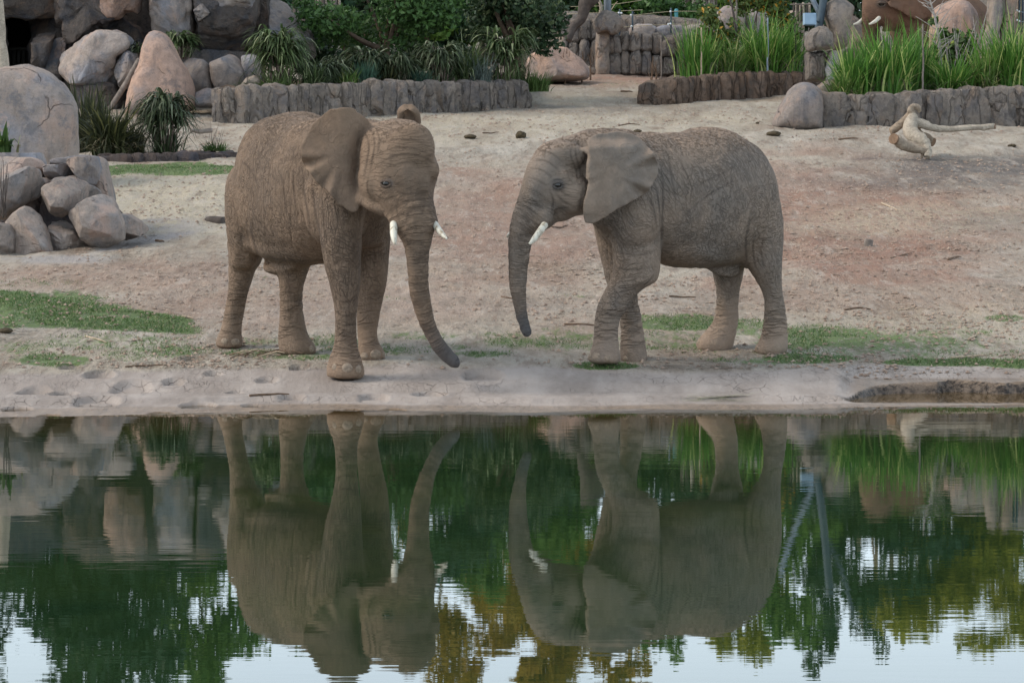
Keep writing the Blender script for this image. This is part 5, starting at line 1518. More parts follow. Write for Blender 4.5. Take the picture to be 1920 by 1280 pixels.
# ---- litter: bits of straw, bark and small clods over the sand
def litter(n, seed, name, mat, size, kind, region):
    rs = np.random.RandomState(seed)
    V, Q, T = [], [], []
    px = rs.uniform(-80, 2000, n); py = rs.uniform(*region, n)
    Dg = np.concatenate([np.arange(24, 45, .05), np.arange(45, 80, .1)])
    # depth of the ground along a few columns, interpolated
    cols = np.linspace(-80, 2000, 60)
    tab = []
    for c in cols:
        pts = np.array([P(c, 640, d) for d in Dg]); zz = terrain(pts[:, 0], pts[:, 1])
        yy = proj(np.stack([pts[:, 0], pts[:, 1], zz], -1))[1]
        yy = np.minimum.accumulate(yy)
        tab.append(np.interp(np.arange(120, 760), yy[::-1], Dg[::-1]))
    tab = np.array(tab)
    ci = np.clip((px + 80) / 2080 * 59, 0, 58.999); c0 = ci.astype(int); fr = ci - c0
    yi = np.clip(py - 120, 0, 638).astype(int)
    D = tab[c0, yi] * (1 - fr) + tab[c0 + 1, yi] * fr
    x = (px - 960) / F * D
    cl = fbm(np.stack([x * .7, D * .5, D * 0], -1), seed, 3)
    dens = np.ones(n)
    for cx, cy, rx, ry, w in ((1740, 405, 220, 40, 3.), (1850, 330, 220, 40, 1.5), (330, 370, 160, 50, 1.2), (1080, 230, 320, 60, 1.), (1800, 600, 240, 50, 1.5), (120, 640, 220, 40, 1.5), (760, 230, 200, 40, .8), (1620, 470, 220, 60, 1.)):
        dens += w * np.exp(-((px - cx) / rx) ** 2 - ((py - cy) / ry) ** 2)
    keep = (cl + rs.uniform(-.8, .8, n) + .25 * dens > .35) & (D > 25.6)
    x, D = x[keep], D[keep]
    m = len(x)
    b = np.stack([x, D, terrain(x, D) + .004], -1)
    sc = (D / 26) ** .45
    if kind == 'straw':
        v, q, t = ribbons(b, rs.uniform(0, 6.28, m), size * rs.uniform(.4, 1.8, m) * sc, size * .12 * rs.uniform(0, 1.2, m), np.zeros(m), .009 * rs.uniform(.6, 1.6, m) * sc, 2, rs, 1.0)
    else:
        k = size * rs.uniform(.3, 1.0, m)[:, None] ** 1.7 * sc[:, None]
        a = rs.uniform(0, 6.28, m)
        d1 = np.stack([np.cos(a), np.sin(a), a * 0], -1) * k; d2 = np.stack([-np.sin(a), np.cos(a), a * 0], -1) * k * rs.uniform(.5, 1, (m, 1)); up = np.array([0, 0, 1.0]) * k * rs.uniform(.5, 1.0, (m, 1))
        v = np.stack([b - d1 - d2, b + d1 - d2 * .8, b + d1 * .8 + d2, b - d1 + d2 * .9, b + up + d1 * .2], 1).reshape(-1, 3)
        q = np.array([[0, 1, 4], [1, 2, 4], [2, 3, 4], [3, 0, 4]])[None] + (np.arange(m) * 5)[:, None, None]
        q = q.reshape(-1, 3); t = np.repeat(rs.uniform(0, 1, m), 5)
    o = mesh_obj(name, v, q, mat, origin=(0, 40, 0), smooth=False, kind='stuff')
    attr(o, 'tint', t)
    print(name, m)
litter(42000, 5, 'straw_litter', leaf_mat('litter_straw', (.16, .13, .09), (.46, .40, .30), None, .0), .06, 'straw', (160, 700))
litter(22000, 6, 'bark_litter', leaf_mat('litter_bark', (.07, .054, .042), (.20, .16, .125), None, .0), .055, 'straw', (160, 710))
litter(24000, 7, 'earth_clods', leaf_mat('litter_clod', srgb(124, 104, 90), srgb(168, 148, 132), None, .0, .95), .026, 'clod', (200, 720))

# ================================================================== ELEPHANTS
def skin_mat(name, base, dusty, grey, crease, seed, flank_rot):
    t = NT(name)
    o = t.vadd(t.obj(), (seed, seed * .37, 0))
    big = t.noise(o, 1.6, 4, .6)
    big2 = t.noise(t.vadd(o, (7, 2, 5)), 2.6, 3, .6)
    mid = t.noise(o, 7, 5, .65)
    fine = t.noise(o, 42, 5, .75)
    warp = t.vadd(o, t.vscale(t.noise(o, 2.4, 4, .6, color=True), .30))
    def ridge(v, scale, w, det=2.0):
        n = t.noise(v, scale, det, .5)
        return t.ramp(t.math('ABSOLUTE', t.math('SUBTRACT', n, .5)), 0.0, w, 1, 0)
    body, ear = t.att('body_w'), t.att('ear_w')
    ts, tw, lw, hw = t.att('trunk_s'), t.att('trunk_w'), t.att('leg_w'), t.att('head_w')
    # two crossing families of long fine creases plus a short cross net; their strength drifts over the body
    fr = flank_rot
    w0 = t.vadd(o, t.vscale(t.noise(o, 1.9, 2, .5, color=True), .11))
    la = ridge(t.rmap(w0, (0, fr, 0), (1, 1, .20)), 27, .075, 1)
    lb = ridge(t.rmap(w0, (0, fr + 1.25, 0), (1, 1, .24)), 25, .070, 1)
    lc = ridge(t.rmap(w0, (.3, fr - .6, .4), (1, 1, .45)), 36, .09, 1)
    wa, wb = t.ramp(big, .36, .62, 1.0, .45), t.ramp(big2, .36, .60, .35, 1.0)
    k1 = t.math('MAXIMUM', t.math('MULTIPLY', la, wa), t.math('MULTIPLY', lb, wb))
    k1 = t.math('MULTIPLY', k1, body)
    k2 = t.math('MULTIPLY', t.math('MULTIPLY', lc, t.ramp(mid, .35, .6, .2, 1)), t.math('ADD', t.math('MULTIPLY', body, .55), .08))
    # trunk: uneven rings following the trunk; legs: sagging folds; brow: long lines; ear: faint veins
    cmb = t.n('ShaderNodeCombineXYZ')
    sep = t.n('ShaderNodeSeparateXYZ'); t.l(o, sep.inputs[0])
    t.put(cmb.inputs[0], t.math('MULTIPLY', ts, 9.5)); t.put(cmb.inputs[1], t.math('MULTIPLY', sep.outputs[0], 1.3)); t.put(cmb.inputs[2], t.math('MULTIPLY', sep.outputs[1], 1.3))
    ring = t.math('MULTIPLY', t.math('MAXIMUM', ridge(cmb.outputs[0], 2.0, .09, 3), t.math('MULTIPLY', ridge(cmb.outputs[0], 4.1, .07, 1), .6)), tw)
    ring = t.math('MULTIPLY', ring, t.ramp(mid, .30, .55, .45, 1))
    lfold = t.math('MULTIPLY', t.math('MULTIPLY', ridge(t.map(w0, (.30, .30, 1.5)), 13, .08, 2), lw), t.ramp(big2, .40, .58, .25, 1))
    hl = t.math('MULTIPLY', t.math('MULTIPLY', ridge(t.map(w0, (.36, .36, 1.25)), 20, .06, 2), hw), t.ramp(big, .38, .58, .15, .6))
    vein = t.math('MULTIPLY', t.math('MULTIPLY', ridge(warp, 5.0, .05, 3), ear), .25)
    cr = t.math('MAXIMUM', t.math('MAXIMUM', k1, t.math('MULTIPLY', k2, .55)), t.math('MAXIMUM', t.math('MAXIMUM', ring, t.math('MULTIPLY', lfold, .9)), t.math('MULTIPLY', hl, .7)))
    dust_highlight = t.math('ADD', t.att('dust_highlight'), t.math('MULTIPLY', t.math('SUBTRACT', big, .5), 1.3), clamp=True)
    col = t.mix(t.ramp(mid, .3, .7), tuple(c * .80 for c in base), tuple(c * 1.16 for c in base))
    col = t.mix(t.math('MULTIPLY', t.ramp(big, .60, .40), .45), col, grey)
    col = t.mix(t.math('MULTIPLY', dust_highlight, .85), col, dusty)  # dust coat, lightened further as a painted highlight on the back
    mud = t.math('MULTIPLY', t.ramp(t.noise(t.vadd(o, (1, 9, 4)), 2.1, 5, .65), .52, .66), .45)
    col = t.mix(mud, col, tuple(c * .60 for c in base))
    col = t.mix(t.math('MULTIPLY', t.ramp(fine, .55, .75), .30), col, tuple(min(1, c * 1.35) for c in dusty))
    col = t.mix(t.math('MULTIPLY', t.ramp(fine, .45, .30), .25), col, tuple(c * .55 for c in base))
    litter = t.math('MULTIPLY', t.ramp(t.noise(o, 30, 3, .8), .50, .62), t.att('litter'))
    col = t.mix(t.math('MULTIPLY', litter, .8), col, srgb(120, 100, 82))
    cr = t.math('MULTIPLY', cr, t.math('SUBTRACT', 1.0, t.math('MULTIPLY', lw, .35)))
    col = t.mix(t.math('MULTIPLY', cr, .46), col, crease)  # darker skin in the creases, plus their inner shade painted in
    col = t.mix(t.math('MULTIPLY', t.att('fold'), .55), col, crease)  # fold lines: shade inside the folds painted as dark colour
    col = t.mix(vein, col, tuple(c * .7 for c in base))
    col = t.mix(t.att('dark'), col, srgb(76, 76, 78))
    h = t.math('MULTIPLY', t.math('ADD', t.math('MULTIPLY', k1, .62), t.math('MULTIPLY', k2, .30)), -1.0)
    h = t.math('SUBTRACT', h, t.math('MULTIPLY', ring, .9))
    h = t.math('SUBTRACT', h, t.math('MULTIPLY', lfold, 1.0))
    h = t.math('SUBTRACT', h, t.math('MULTIPLY', hl, .6))
    h = t.math('ADD', h, t.math('MULTIPLY', vein, .8))
    h = t.math('ADD', h, t.math('MULTIPLY', mid, .8))
    h = t.math('ADD', h, t.math('MULTIPLY', fine, .45))
    h = t.math('ADD', h, t.math('MULTIPLY', litter, 1.3))
    return t.fin(col, .88, t.bump(h, .012, 1.0), .25)

def ivory_mat():
    t = NT('ivory')
    o = t.obj()
    n = t.noise(t.map(o, (1, 1, .3)), 30, 4)
    col = t.mix(t.ramp(n, .45, .7), srgb(212, 206, 190), srgb(150, 136, 114))
    return t.fin(col, .45, t.bump(n, .002), .4)

M_IVORY = ivory_mat()
M_NAIL = simple('toenail_horn', srgb(140, 124, 108), .8, .25, 40, bump=.004)
M_EYE = simple('eye_dark', (.010, .007, .005), .22, .1, spec=.6)

def R(px, py, D, a, b):
    """Ring: centre at a pixel and depth, half axes a, b as world vectors."""
    return np.concatenate([P(px, py, D), np.asarray(a, float), np.asarray(b, float)])

def leg(rows, D, dr, sink=2.5):
    """rows: (py, left, right) in the photo; dr = half depth in metres relative to half width."""
    out = []
    for i, r in enumerate(rows):
        py, l, rr = r[:3]
        if i >= len(rows) - 3: py += sink * (i - len(rows) + 4) / 3
        dd = D + (r[3] if len(r) > 3 else 0.0)
        w = (rr - l) / 2 * dd / F
        out.append(R((l + rr) / 2, py, dd, (w, 0, 0), (0, w * dr, 0)))
    return out

def edge_ring(l, r, D, lat, latdir):
    """Ring through two silhouette points of the photo; lat = half thickness along latdir."""
    a, b = P(l[0], l[1], D), P(r[0], r[1], D)
    return np.concatenate([(a + b) / 2, (b - a) / 2, np.asarray(latdir, float) * lat])

def torso(rows, ldir, tilt=0.0):
    out = []
    for px, py, D, hw, hh in rows:
        out.append(R(px, py, D, np.asarray(ldir) * hw, (0, 0, hh)))
    return out

def ear_sheet(outline, centre, depth, thick, ripple, seed):
    """Thick sheet from an outline in pixels. depth(px, py) gives its distance; ripples grow to the rim."""
    o = np.array(outline, float)
    o = np.vstack([o, o[:1]])
    seg = np.r_[0, np.cumsum(np.linalg.norm(np.diff(o, axis=0), axis=1))]
    u = np.linspace(0, seg[-1], 97)[:-1]
    o = np.stack([np.interp(u, seg, o[:, 0]), np.interp(u, seg, o[:, 1])], -1)
    for _ in range(2):
        o = (np.roll(o, 1, 0) + o * 2 + np.roll(o, -1, 0)) / 4
    c = np.array(centre, float)
    k_ = np.arange(len(o))
    o = c + (o - c) * (1 + .012 * np.sin(k_ * 1.9 + seed * 3) * np.sin(k_ * .37 + seed) + .010 * np.sin(k_ * .81 + seed * 5))[:, None]
    ts = np.r_[np.linspace(.04, .9, 22), .94, .97, 1.0]
    front, back = [], []
    for k, t in enumerate(ts):
        p = c + (o - c) * t
        rp = np.array([ripple(x, y) for x, y in p])
        ang = np.arctan2(p[:, 1] - c[1], p[:, 0] - c[0])
        wv = rp * t ** 2 * (np.sin(ang * 9 + seed) + .6 * np.sin(ang * 15 + seed * 2.3))
        Dm = np.array([depth(x, y) for x, y in p]) + wv
        th = thick * (1 - .45 * t)
        front.append(np.array([P(x, y, d - th) for (x, y), d in zip(p, Dm)]))
        back.append(np.array([P(x, y, d + th) for (x, y), d in zip(p, Dm)]))
    n = len(o)
    rows = front + back[::-1]
    V = np.concatenate(rows)
    Fc = grid_faces(len(rows), n).tolist()
    V = np.vstack([V, front[0].mean(0), back[0].mean(0)])
    L = (len(rows) - 1) * n
    Fc += [[len(V) - 2, (j + 1) % n, j] for j in range(n)]
    Fc += [[len(V) - 1, L + j, L + (j + 1) % n] for j in range(n)]
    return V, Fc

def voxel(parts, size):
    mb = MB()
    for V, Fc in parts:
        mb.add(V, Fc)
    me = bpy.data.meshes.new('tmp')
    me.from_pydata(mb.V().tolist(), [], mb.f)
    ob = bpy.data.objects.new('tmp', me)
    COL.objects.link(ob)
    md = ob.modifiers.new('r', 'REMESH'); md.mode = 'VOXEL'; md.voxel_size = size; md.adaptivity = 0
    bpy.context.view_layer.update()
    dg = bpy.context.evaluated_depsgraph_get()
    ev = ob.evaluated_get(dg)
    em = ev.to_mesh()
    n = len(em.vertices)
    V = np.empty(n * 3, np.float32); em.vertices.foreach_get('co', V)
    nl = len(em.loops)
    li = np.empty(nl, np.int32); em.loops.foreach_get('vertex_index', li)
    tot = np.empty(len(em.polygons), np.int32); em.polygons.foreach_get('loop_total', tot)
    ev.to_mesh_clear()
    bpy.data.objects.remove(ob); bpy.data.meshes.remove(me)
    assert (tot == 4).all()
    return V.reshape(-1, 3).astype(float), li.reshape(-1, 4)

def smooth(V, Q, it, lam=.6, mask=None, mu=None):
    E = np.vstack([Q[:, [0, 1]], Q[:, [1, 2]], Q[:, [2, 3]], Q[:, [3, 0]]])
    n = len(V)
    deg = np.bincount(E[:, 0], minlength=n) + np.bincount(E[:, 1], minlength=n)
    for k in range(it):
        for f in ((lam,) if mu is None else (lam, mu)):
            S = np.stack([np.bincount(E[:, 0], V[E[:, 1], c], n) + np.bincount(E[:, 1], V[E[:, 0], c], n) for c in range(3)], -1)
            d = S / deg[:, None] - V
            V = V + d * (f if mask is None else (f * mask)[:, None])
    return V

def normals(V, Q):
    fn = np.cross(V[Q[:, 2]] - V[Q[:, 0]], V[Q[:, 3]] - V[Q[:, 1]])
    N = np.stack([sum(np.bincount(Q[:, j], fn[:, c], len(V)) for j in range(4)) for c in range(3)], -1)
    return N / (np.linalg.norm(N, axis=1)[:, None] + 1e-12)

def nearest(V, S):
    """Index of and distance to the nearest sample of S for each vertex."""
    bi = np.zeros(len(V), int); bd = np.full(len(V), 1e9)
    for a in range(0, len(S), 16):
        d = np.linalg.norm(V[:, None, :] - S[None, a:a + 16, :], axis=2)
        j = d.argmin(1); m = d[np.arange(len(V)), j]
        u = m < bd
        bi[u] = j[u] + a; bd[u] = m[u]
    return bi, bd

def ray_hit(tree, px, py):
    o = np.array([0, 0, CAM_H]); d = P(px, py, 30) - o
    h = tree.ray_cast(Vector(o), Vector(d).normalized())
    return (np.array(h[0]), np.array(h[1])) if h[0] is not None else (None, None)

def lofted(rows, n=None, seg=28, ex=2.0, cap=.5):
    rows = np.array(rows)
    return loft(rows[:, :3], rows[:, 3:6], rows[:, 6:9], seg, n, ex, cap)

def build_elephant(spec):
    t_all = []
    parts = list(spec['body'])
    V, Q = voxel(parts, spec.get('vox', .016))
    V = smooth(V, Q, spec.get('sm', 20), .6, None, -.57)
    V = smooth(V, Q, 4, .5)
    if spec.get('ears'):
        body = (V, Q.tolist())
        V, Q = voxel([body] + spec['ears'], spec.get('vox2', .0105))
        V = smooth(V, Q, 3, .5)
    N = normals(V, Q)
    # centre lines -> masks
    tr = catmull(np.array(spec['trunk'])[:, :3], 90)
    s = np.r_[0, np.cumsum(np.linalg.norm(np.diff(tr, axis=0), axis=1))]
    bi, bd = nearest(V, tr)
    rad_tr = catmull(np.array([[np.linalg.norm(r[3:6])] for r in spec['trunk']]), 90)[:, 0]
    ts = s[bi]
    px, py = proj(V)
    tw = (1 - sstep(1.15, 1.5, bd / rad_tr[bi])) * sstep(spec['t0'], spec['t0'] + .25, ts)
    ear_w = np.zeros(len(V))
    if spec.get('ears'):
        for (ev, ef), nm in zip(spec['ears'], range(9)):
            near = ((V > ev.min(0) - .06) & (V < ev.max(0) + .06)).all(1)
            _, d = nearest(V[near], ev[::3])
            ear_w[near] = np.maximum(ear_w[near], 1 - sstep(.03, .06, d))
    lz = V[:, 2] - terrain(V[:, 0], V[:, 1])
    leg_w = (1 - sstep(.42, .75, lz)) * sstep(.07, .16, lz) * (1 - tw)
    hc = spec['head']
    hd = np.linalg.norm((V - hc[0]) / hc[1], axis=1)
    head_w = (1 - sstep(.85, 1.15, hd)) * (1 - tw) * (1 - ear_w)
    body_w = (1 - .95 * ear_w) * (1 - .92 * head_w) * (1 - .8 * tw) * (.35 + .65 * sstep(.25, .6, lz))
    dust_highlight = np.clip(.25 + .75 * sstep(.35, .95, N[:, 2]) * sstep(1.0, 1.6, lz), 0, 1) * (1 - .3 * ear_w) + .35 * (1 - sstep(.1, .5, lz))  # dust, strongest on upward faces, doubling as painted back highlights
    dust_highlight = dust_highlight * spec.get('dust_highlight', 1.0)
    litter = sstep(.45, .85, N[:, 2]) * sstep(1.5, 1.8, lz) * (1 - ear_w)
    dark = tw * sstep(spec['tdark'], s[-1], ts) * .9
    for ex, ey, er in spec.get('darkspots', ()):
        dark = np.maximum(dark, .6 * (1 - sstep(.3, 1.0, np.hypot(px - ex, (py - ey) * 1.2) / er)))
    # real relief: deep folds, trunk rings, sagging skin
    rel = .010 * fbm(V * [5, 5, 3], 71, 3) * (1 - ear_w)
    rel -= .0035 * tw * (.5 + .5 * np.sin(ts * 2 * np.pi / .094 + 5 * vnoise(V * 5, 4))) * sstep(0, .3, ts - spec['t0'])
    rel -= .006 * leg_w * np.maximum(0, np.sin(lz * 2 * np.pi / .085 + 5.5 * vnoise(V * [5, 5, 2.5], 6))) * sstep(-.25, .35, vnoise(V * [6, 6, 4], 16))
    fold = vnoise(np.stack([V[:, 0] * 11, V[:, 1] * 11, V[:, 2] * 3.2], -1), 77)
    rel -= .006 * body_w * sstep(.20, .0, np.abs(fold)) * sstep(.6, 1.0, lz)
    V = V + N * rel[:, None]
    # hollows and folds one can see in the hide: (px, py, radius px, depth) and polylines (points, half width px, depth)
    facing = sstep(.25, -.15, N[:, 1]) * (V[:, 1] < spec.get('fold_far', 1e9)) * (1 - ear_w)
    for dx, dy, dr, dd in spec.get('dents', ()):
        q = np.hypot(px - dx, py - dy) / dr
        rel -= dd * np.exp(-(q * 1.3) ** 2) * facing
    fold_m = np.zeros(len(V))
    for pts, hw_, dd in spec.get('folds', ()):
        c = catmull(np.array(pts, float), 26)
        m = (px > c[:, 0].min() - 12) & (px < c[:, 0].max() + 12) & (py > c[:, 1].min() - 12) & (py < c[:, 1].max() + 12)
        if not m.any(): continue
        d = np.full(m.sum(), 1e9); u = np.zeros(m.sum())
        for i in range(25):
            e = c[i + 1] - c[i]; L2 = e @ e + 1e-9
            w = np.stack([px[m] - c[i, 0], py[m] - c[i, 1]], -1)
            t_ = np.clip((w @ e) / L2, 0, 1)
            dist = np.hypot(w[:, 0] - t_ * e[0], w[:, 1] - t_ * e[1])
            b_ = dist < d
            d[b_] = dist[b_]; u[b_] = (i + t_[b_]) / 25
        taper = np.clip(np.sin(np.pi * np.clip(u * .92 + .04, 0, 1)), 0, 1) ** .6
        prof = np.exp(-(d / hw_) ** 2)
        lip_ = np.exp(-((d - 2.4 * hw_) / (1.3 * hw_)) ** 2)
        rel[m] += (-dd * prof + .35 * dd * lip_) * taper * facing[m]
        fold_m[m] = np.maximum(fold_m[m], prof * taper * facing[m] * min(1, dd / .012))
    base = np.array(spec['base'], float)
    root = empty('elephant', base, spec['label'], 'elephant', 'elephants in the enclosure')
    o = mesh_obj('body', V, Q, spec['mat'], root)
    for nm, a in (('trunk_s', ts), ('trunk_w', tw), ('leg_w', leg_w), ('head_w', head_w), ('body_w', body_w), ('dust_highlight', dust_highlight), ('litter', litter), ('dark', dark), ('ear_w', ear_w), ('fold', fold_m)):
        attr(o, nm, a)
    tree = BVHTree.FromPolygons([Vector(v) for v in V], Q.tolist())
    for pts, rr in spec['tusks']:
        v, f = tube([P(*p) for p in pts], [r / F * pts[0][2] for r in rr], 12, 16, cap=.8)
        mesh_obj('tusk', v, f, M_IVORY, root)
    for nx, ny, w, h in spec.get('nails', ()):
        p, n = ray_hit(tree, nx, ny)
        if p is None: continue
        D = p[1]
        n = np.array([n[0], n[1], 0.25 * n[2]]); n /= np.linalg.norm(n)
        side = np.cross([0, 0, 1.0], n); side /= np.linalg.norm(side)
        up = np.cross(n, side)
        rot = np.stack([side, n, up], 1)
        v, f = ellipsoid(p - n * .009, (w / F * D * 1.05, .018, h / F * D), rot, 16, 10)
        mesh_obj('toenail', v, f, M_NAIL, root)
    for ex, ey, r in spec['eyes']:
        p, n = ray_hit(tree, ex, ey)
        if p is None: continue
        v, f = ellipsoid(p - n * r * .55, (r, r, r), None, 18, 12)
        mesh_obj('eye', v, f, M_EYE, root)
        # upper and lower lid: two arcs of skin round the eyeball
        side = np.cross([0, 0, 1.0], n); side /= np.linalg.norm(side)
        up = np.cross(n, side)
        for sg, h in ((1, .62), (-1, .8)):
            a = np.linspace(0, np.pi, 9)
            c = p - n * r * .05
            pts = [c + side * (-math.cos(q)) * r * 1.25 + up * sg * math.sin(q) * r * h + n * r * (.25 * math.sin(q) - .1) for q in a]
            v, f = tube(pts, [r * .16] + [r * .30] * 7 + [r * .16], 8, 18)
            lid = mesh_obj('eyelid', v, f, spec['lidmat'], root)
    return root, tree

# ---------------------------------------------------------------- elephant on the left, head to the right and towards us
def elephant_one():
    lat = np.array([.80, .60, 0]); 
    tor = torso([(497, 330, 27.25, .12, .25), (503, 338, 27.15, .33, .50), (515, 346, 27.0, .46, .62), (545, 354, 26.75, .53, .685), (585, 360, 26.4, .545, .67),
                 (618, 352, 26.05, .50, .64), (650, 340, 25.75, .42, .56), (690, 325, 25.45, .33, .44)], lat)
    haunch = lofted([R(474, 290, 26.95, (.08, 0, 0), (0, .08, 0)), R(468, 318, 26.95, (.175, -.0, 0), (0, .18, .0)), R(470, 348, 26.95, (.235, 0, 0), (0, .3, 0)), R(472, 400, 26.95, (.25, .0, 0), (0, .34, 0)), R(467, 450, 27.0, (.20, 0, 0), (0, .30, 0)), R(459, 495, 27.05, (.145, 0, 0), (0, .23, 0))], 14)
    rump = ellipsoid(P(556, 250, 26.9), (.34, .34, .20))
    rh = lofted(leg([(452, 424, 505), (475, 427, 494), (500, 428, 482), (543, 427, 467), (585, 420, 457), (612, 414, 453), (630, 406, 453), (640, 402, 454), (647, 402, 453)], 27.08, 1.15), 26, cap=.15)
    lh = lofted(leg([(430, 510, 600), (470, 515, 592), (505, 519, 581), (543, 523, 567), (575, 524, 566), (602, 523, 570), (625, 522, 577), (645, 522, 590), (654, 523, 594), (661, 525, 592)], 26.62, 1.2), 26, cap=.12)
    rf = lofted(leg([(345, 592, 680, .12), (385, 588, 686, .08), (420, 593, 681, .05), (467, 602, 677), (500, 609, 677), (530, 618, 675), (565, 624, 671), (600, 626, 670), (636, 625, 670), (657, 621, 672), (675, 614, 679), (690, 610, 683), (700, 611, 682)], 25.25, 1.05, 6.0), 34, cap=.1)
    lf = lofted(leg([(400, 665, 738), (433, 672, 734), (475, 674, 730), (530, 672, 724), (581, 669, 713), (620, 669, 707), (642, 669, 711), (655, 669, 719), (665, 669, 722), (673, 671, 720)], 26.15, 1.1), 30, cap=.1)
    chest = lofted([R(672, 330, 25.6, (.36, .1, 0), (.0, .3, .0)), R(676, 380, 25.65, (.33, .1, 0), (0, .3, 0)), R(680, 420, 25.75, (.26, .1, 0), (0, .26, 0)), R(684, 450, 25.85, (.18, .1, 0), (0, .2, 0))], 12)
    shoulder = ellipsoid(P(632, 380, 25.5), (.30, .30, .42))
    belly = lofted([R(500, 455, 26.85, lat * .25, (0, 0, .12)), R(545, 459, 26.6, lat * .33, (0, 0, .19)), R(600, 457, 26.2, lat * .33, (0, 0, .19)), R(645, 440, 25.9, lat * .28, (0, 0, .16))], 10)
    sheath = lofted([R(498, 492, 26.75, (.03, .03, 0), (0, 0, .03)), R(506, 503, 26.7, (.06, .08, 0), (0, .02, .045)), R(530, 505, 26.6, (.05, .1, 0), (0, 0, .05)), R(560, 497, 26.4, (.05, .1, 0), (0, 0, .05))], 10)
    # head: rings down the brow to the trunk tip
    hd = 25.05
    head = [edge_ring((705, 236), (785, 236), hd + .15, .20, (0, 1, 0)), edge_ring((686, 248), (803, 252), hd + .08, .31, (0, 1, 0)), edge_ring((676, 275), (812, 278), hd, .36, (0, 1, 0)),
            edge_ring((673, 305), (822, 308), hd - .04, .37, (0, 1, 0)), edge_ring((678, 332), (822, 332), hd - .08, .35, (0, 1, 0)), edge_ring((688, 352), (814, 352), hd - .13, .31, (0, 1, 0)),
            edge_ring((705, 374), (812, 372), hd - .2, .26, (0, 1, 0)), edge_ring((720, 396), (816, 393), hd - .27, .215, (0, 1, 0)), edge_ring((731, 414), (818, 412), hd - .31, .19, (0, 1, 0))]
    trunk = [edge_ring((731, 414), (818, 412), hd - .31, .19, (0, 1, 0)), edge_ring((743, 437), (815, 433), hd - .34, .165, (0, 1, 0)), edge_ring((755, 457), (809, 455), hd - .36, .14, (0, 1, 0)),
             edge_ring((760, 484), (805, 482), hd - .36, .118, (0, 1, 0)), edge_ring((765, 526), (803.5, 520), hd - .34, .10, (0, 1, 0)), edge_ring((772, 568), (807, 556), hd - .31, .092, (0, 1, 0)),
             edge_ring((785, 610), (815, 595), hd - .27, .082, (0, 1, 0)), edge_ring((806, 648), (830, 632), hd - .22, .073, (0, 1, 0)), edge_ring((826, 673), (846, 655), hd - .19, .067, (0, 1, 0)),
             edge_ring((845, 688), (856, 665), hd - .17, .062, (0, 1, 0)), edge_ring((858, 692), (862, 671), hd - .17, .055, (0, 1, 0))]
    jaw = lofted([R(684, 352, 25.2, (.10, 0, 0), (0, .2, 0)), R(698, 376, 25.05, (.16, 0, 0), (0, .24, 0)), R(716, 392, 24.92, (.12, 0, 0), (0, .2, 0)), R(733, 404, 24.85, (.07, 0, 0), (0, .14, 0))], 10)
    cheek = ellipsoid(P(700, 345, 25.0), (.13, .30, .22), roty(-.25))
    browr = ellipsoid(P(733, 322, 24.76), (.115, .07, .085))
    browl = ellipsoid(P(808, 318, 24.85), (.085, .13, .10))
    bump_r = ellipsoid(P(724, 347, 24.80), (.075, .07, .055))
    front = ellipsoid(P(770, 282, 24.78), (.22, .14, .24))
    boss = ellipsoid(P(776, 350, 24.72), (.14, .09, .20))
    lip = lofted([edge_ring((722, 398), (752, 398), 24.74, .07, (0, 1, 0)), edge_ring((727, 416), (757, 420), 24.67, .075, (0, 1, 0)), edge_ring((733, 429), (752, 433), 24.64, .055, (0, 1, 0))], 8)
    lip2 = lofted([edge_ring((800, 395), (817, 398), 24.85, .07, (0, 1, 0)), edge_ring((804, 412), (821, 414), 24.8, .06, (0, 1, 0)), edge_ring((812, 424), (823, 426), 24.8, .04, (0, 1, 0))], 8)
    neck = lofted([R(640, 310, 25.95, lat * .38, (0, 0, .42)), R(690, 300, 25.5, np.array([.33, .12, 0]), (0, 0, .36)), R(722, 295, 25.2, (.30, .05, 0), (0, 0, .30))], 10)
    body = [lofted(tor, 34, 36, 2.15), haunch, rump, rh, lh, rf, lf, chest, shoulder, belly, sheath, lofted(head, 40, 36), lofted(trunk, 70, 28), jaw, cheek, browr, browl, bump_r, front, boss, lip, lip2, neck]
    outl = [(676, 212), (664, 203), (650, 200), (625, 203), (610, 210), (599, 219), (586, 234), (576, 250), (568, 266), (561, 282), (564, 300), (572, 316), (583, 330), (592, 341), (602, 350), (612, 358), (622, 368), (632, 381),
            (642, 389), (654, 396), (662, 399), (669, 400), (674, 394), (676, 372), (675, 345), (676, 310), (680, 285), (690, 262), (700, 240), (690, 222)]
    ear = ear_sheet(outl, (640, 290), lambda x, y: 25.10 - .12 * sstep(560, 640, x) + .20 * sstep(650, 700, x) * sstep(380, 330, y) - .04 * sstep(330, 400, y), .019,
                    lambda x, y: .040 * sstep(650, 575, x + (y - 300) * -.1) * sstep(245, 330, y) + .006, 1.0)
    far = [(742, 229), (747, 208), (755, 198), (766, 195), (777, 199), (783, 209), (787, 232), (786, 260), (760, 262)]
    ear2 = ear_sheet(far, (765, 225), lambda x, y: 25.62 - .03 * math.cos((x - 765) / 12), .03, lambda x, y: 0.0, 0)
    curl = lofted([R(750, 224, 25.55, (.02, 0, 0), (0, .02, .03)), R(752, 207, 25.52, (.035, 0, 0), (0, .03, .03)), R(766, 200, 25.5, (.03, 0, 0), (0, .035, .035)), R(780, 210, 25.52, (.03, 0, 0), (0, .03, .03)), R(785, 230, 25.55, (.025, 0, 0), (0, .02, .03))], 12)
    base = P(590, 660, 26.3); base[2] = gz(base[0], base[1])
    mat = skin_mat('elephant_skin_brown', srgb(116, 97, 81), srgb(150, 127, 107), srgb(103, 91, 81), srgb(42, 33, 27), 3.1, .12)
